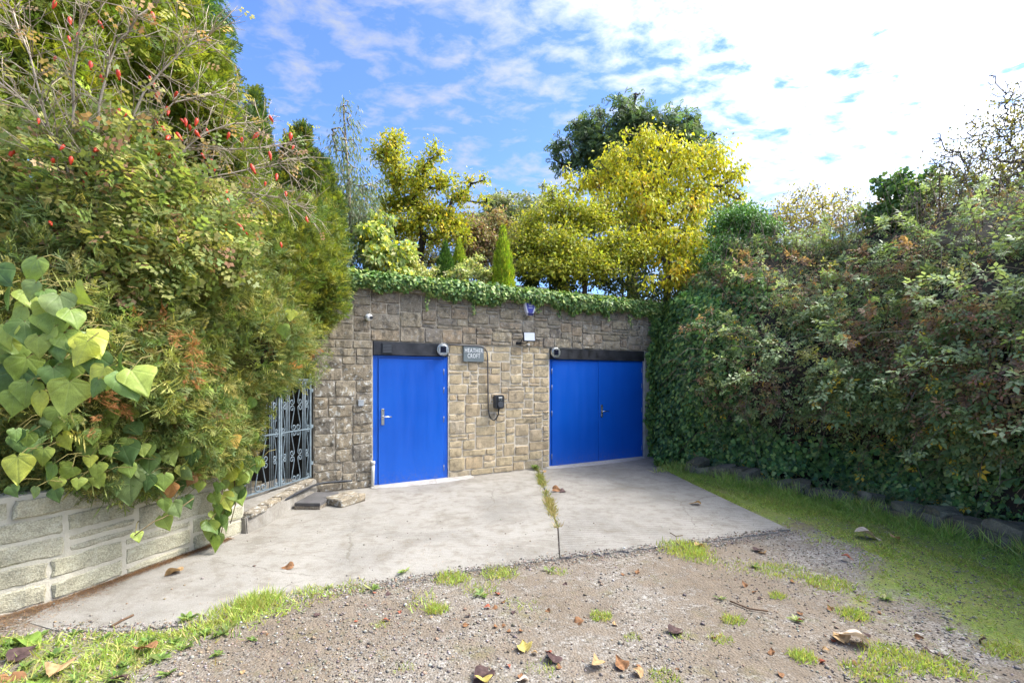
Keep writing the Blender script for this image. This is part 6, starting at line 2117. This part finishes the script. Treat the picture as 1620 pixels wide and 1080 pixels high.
def fallen_data(curl, c, seed_):
    v, t_ = big_ivy(curl, 0.25, seed_)
    v = v.copy()
    v[:, 2] += 0.22 * np.abs(v[:, 0]) + 0.05 * np.sin(v[:, 1] * 7)
    v[:, 0] *= 0.8
    v[:, 2] -= v[:, 2].min()
    b_ = TB()
    b_.add(v, t_, np.array(c) * (1 + 0.18 * np.random.default_rng(seed_).normal(size=(len(v), 1))))
    return b_.data('fallen_leaf', MAT['dry'], True)


FC = {'tan': (0.42, 0.27, 0.13), 'brown': (0.26, 0.13, 0.06), 'dark': (0.09, 0.055, 0.05), 'yellow': (0.46, 0.36, 0.10), 'pale': (0.55, 0.45, 0.36), 'green': (0.16, 0.24, 0.04), 'red': (0.30, 0.09, 0.05)}
fme = {k_: [fallen_data(r_.uniform(-0.3, 0.6), c_, 300 + 7 * i + j) for j in range(2)] for i, (k_, c_) in enumerate(FC.items())}
FL = [(285, 903, 34, 'tan', 'curled tan leaf on the concrete near the low wall'), (463, 895, 18, 'brown', 'small brown curled leaf alone on the left concrete'), (1107, 797, 17, 'tan', 'small tan leaf alone on the ribbed right slab'),
      (875, 775, 16, 'brown', 'brown leaf on the slab nearest the grassy joint'), (893, 776, 13, 'dark', 'dark leaf on the slab right of the brown one'), (1357, 843, 34, 'pale', 'pale pink leaf standing in the verge grass'),
      (1412, 852, 18, 'tan', 'tan leaf in the verge grass right of the pale one'), (1333, 883, 16, 'red', 'reddish leaf in the verge grass below the pale one'), (1337, 1012, 32, 'tan', 'folded tan leaf on the gravel at lower right'),
      (1368, 1015, 48, 'pale', 'long pale crumpled leaf on the gravel at lower right'), (1305, 1045, 20, 'red', 'dark red leaf on the gravel near the lower right tuft'), (773, 1058, 44, 'dark', 'large dark greenish leaf on the gravel at bottom centre'),
      (762, 1070, 36, 'yellow', 'yellow leaf tucked under the large dark leaf at bottom centre'), (832, 1025, 34, 'yellow', 'yellow brown folded leaf right of the bottom centre'), (876, 1043, 34, 'dark', 'purple brown leaf standing on edge in the gravel'),
      (943, 1045, 28, 'tan', 'tan leaf between two dark leaves at the bottom'), (988, 1053, 28, 'brown', 'brown leaf pair at the bottom right of centre'), (1003, 1058, 22, 'tan', 'small tan leaf touching the brown pair'),
      (1062, 997, 30, 'dark', 'blackish curled leaf standing on the gravel'), (920, 978, 22, 'brown', 'grey brown flat leaf on the gravel above the tan ones'), (834, 1072, 20, 'pale', 'pale round leaf at the bottom edge'),
      (240, 1026, 34, 'brown', 'brown leaf in the grass of the lower left'), (100, 1050, 50, 'tan', 'large tan leaf in the lower left corner'), (15, 1062, 52, 'brown', 'large brown leaf at the bottom left edge'),
      (55, 1075, 40, 'green', 'green fallen leaf at the bottom left'), (20, 1040, 40, 'dark', 'dark leaf at the left edge above the brown one'), (32, 1012, 46, 'green', 'long green leaf fallen by the needle pile'), (200, 1070, 26, 'dark', 'grey leaf on the track at lower left'),
      (1102, 862, 20, 'tan', 'tan leaf at the front edge of the right slab'), (1195, 868, 18, 'dark', 'dark leaf by the right corner of the slab'), (1210, 873, 16, 'tan', 'tan leaf by the right corner of the slab'), (858, 745, 10, 'tan', 'tan leaf at the foot of the pale wall'),
      (189, 892, 12, 'brown', 'tiny brown leaf on the concrete by the needle pile'), (1560, 1015, 18, 'dark', 'dark grey leaf in the grass at the right')]
for i, (px_, py_, sp, kk_, lab) in enumerate(FL):
    g0 = G(px_, py_ + sp * 0.15, 0.02)
    on = inside(ol, g0[:1], g0[1:2])[0] or inside(orr, g0[:1], g0[1:2])[0]
    z0 = 0.031 if on else float(gz(g0[:1], g0[1:2])[0]) + 0.008
    if lab.find('grass') >= 0:
        z0 += 0.025
    L = sp / F * g0[1] * 0.95
    o = link('fallen_leaf', fme[kk_][i % 2], None, (g0[0], g0[1], z0), (r_.normal(0, 0.3), r_.normal(0, 0.3), r_.uniform(0, 6.28)))
    o.scale = (L, L, L)
    tag(o, lab, 'leaf', 'fallen leaves')
for i in range(60):
    px_, py_ = r_.uniform(380, 1500), r_.uniform(905, 1079)
    g0 = G(px_, py_)
    if inside(ol, g0[:1], g0[1:2])[0] or inside(orr, g0[:1], g0[1:2])[0]:
        continue
    L = r_.uniform(0.025, 0.055)
    o = link('fallen_leaf', fme[['tan', 'brown', 'red', 'brown', 'dark'][int(r_.integers(0, 5))]][i % 2], None, (g0[0], g0[1], float(gz(g0[:1], g0[1:2])[0]) + 0.004), (r_.normal(0, 0.3), r_.normal(0, 0.3), r_.uniform(0, 6.28)))
    o.scale = (L, L, L)
    tag(o, 'tiny scrap of dead leaf on the gravel track', 'leaf', 'leaf scraps on the gravel')


def twig(name, pts, rad, label):
    v = np.array([G(px_, py_, 0.03) for px_, py_ in pts])
    b_ = TB()
    b_.tube(v, rad, (0.13, 0.08, 0.05), 5)
    tag(b_.obj(name, MAT['bark'], smooth=True), label, 'twig')


twig('twig', [(176, 990), (192, 981), (211, 972)], 0.008, 'straight brown stick at the left front edge of the concrete')
twig('twig', [(1060, 842), (1070, 848), (1080, 846)], 0.004, 'short twig on the right slab')
twig('twig', [(1155, 950), (1185, 962), (1215, 966)], 0.006, 'dark twig on the gravel right of centre')
twig('twig', [(552, 790), (566, 790.5), (577, 791)], 0.008, 'short rusty rod beside the stone block')
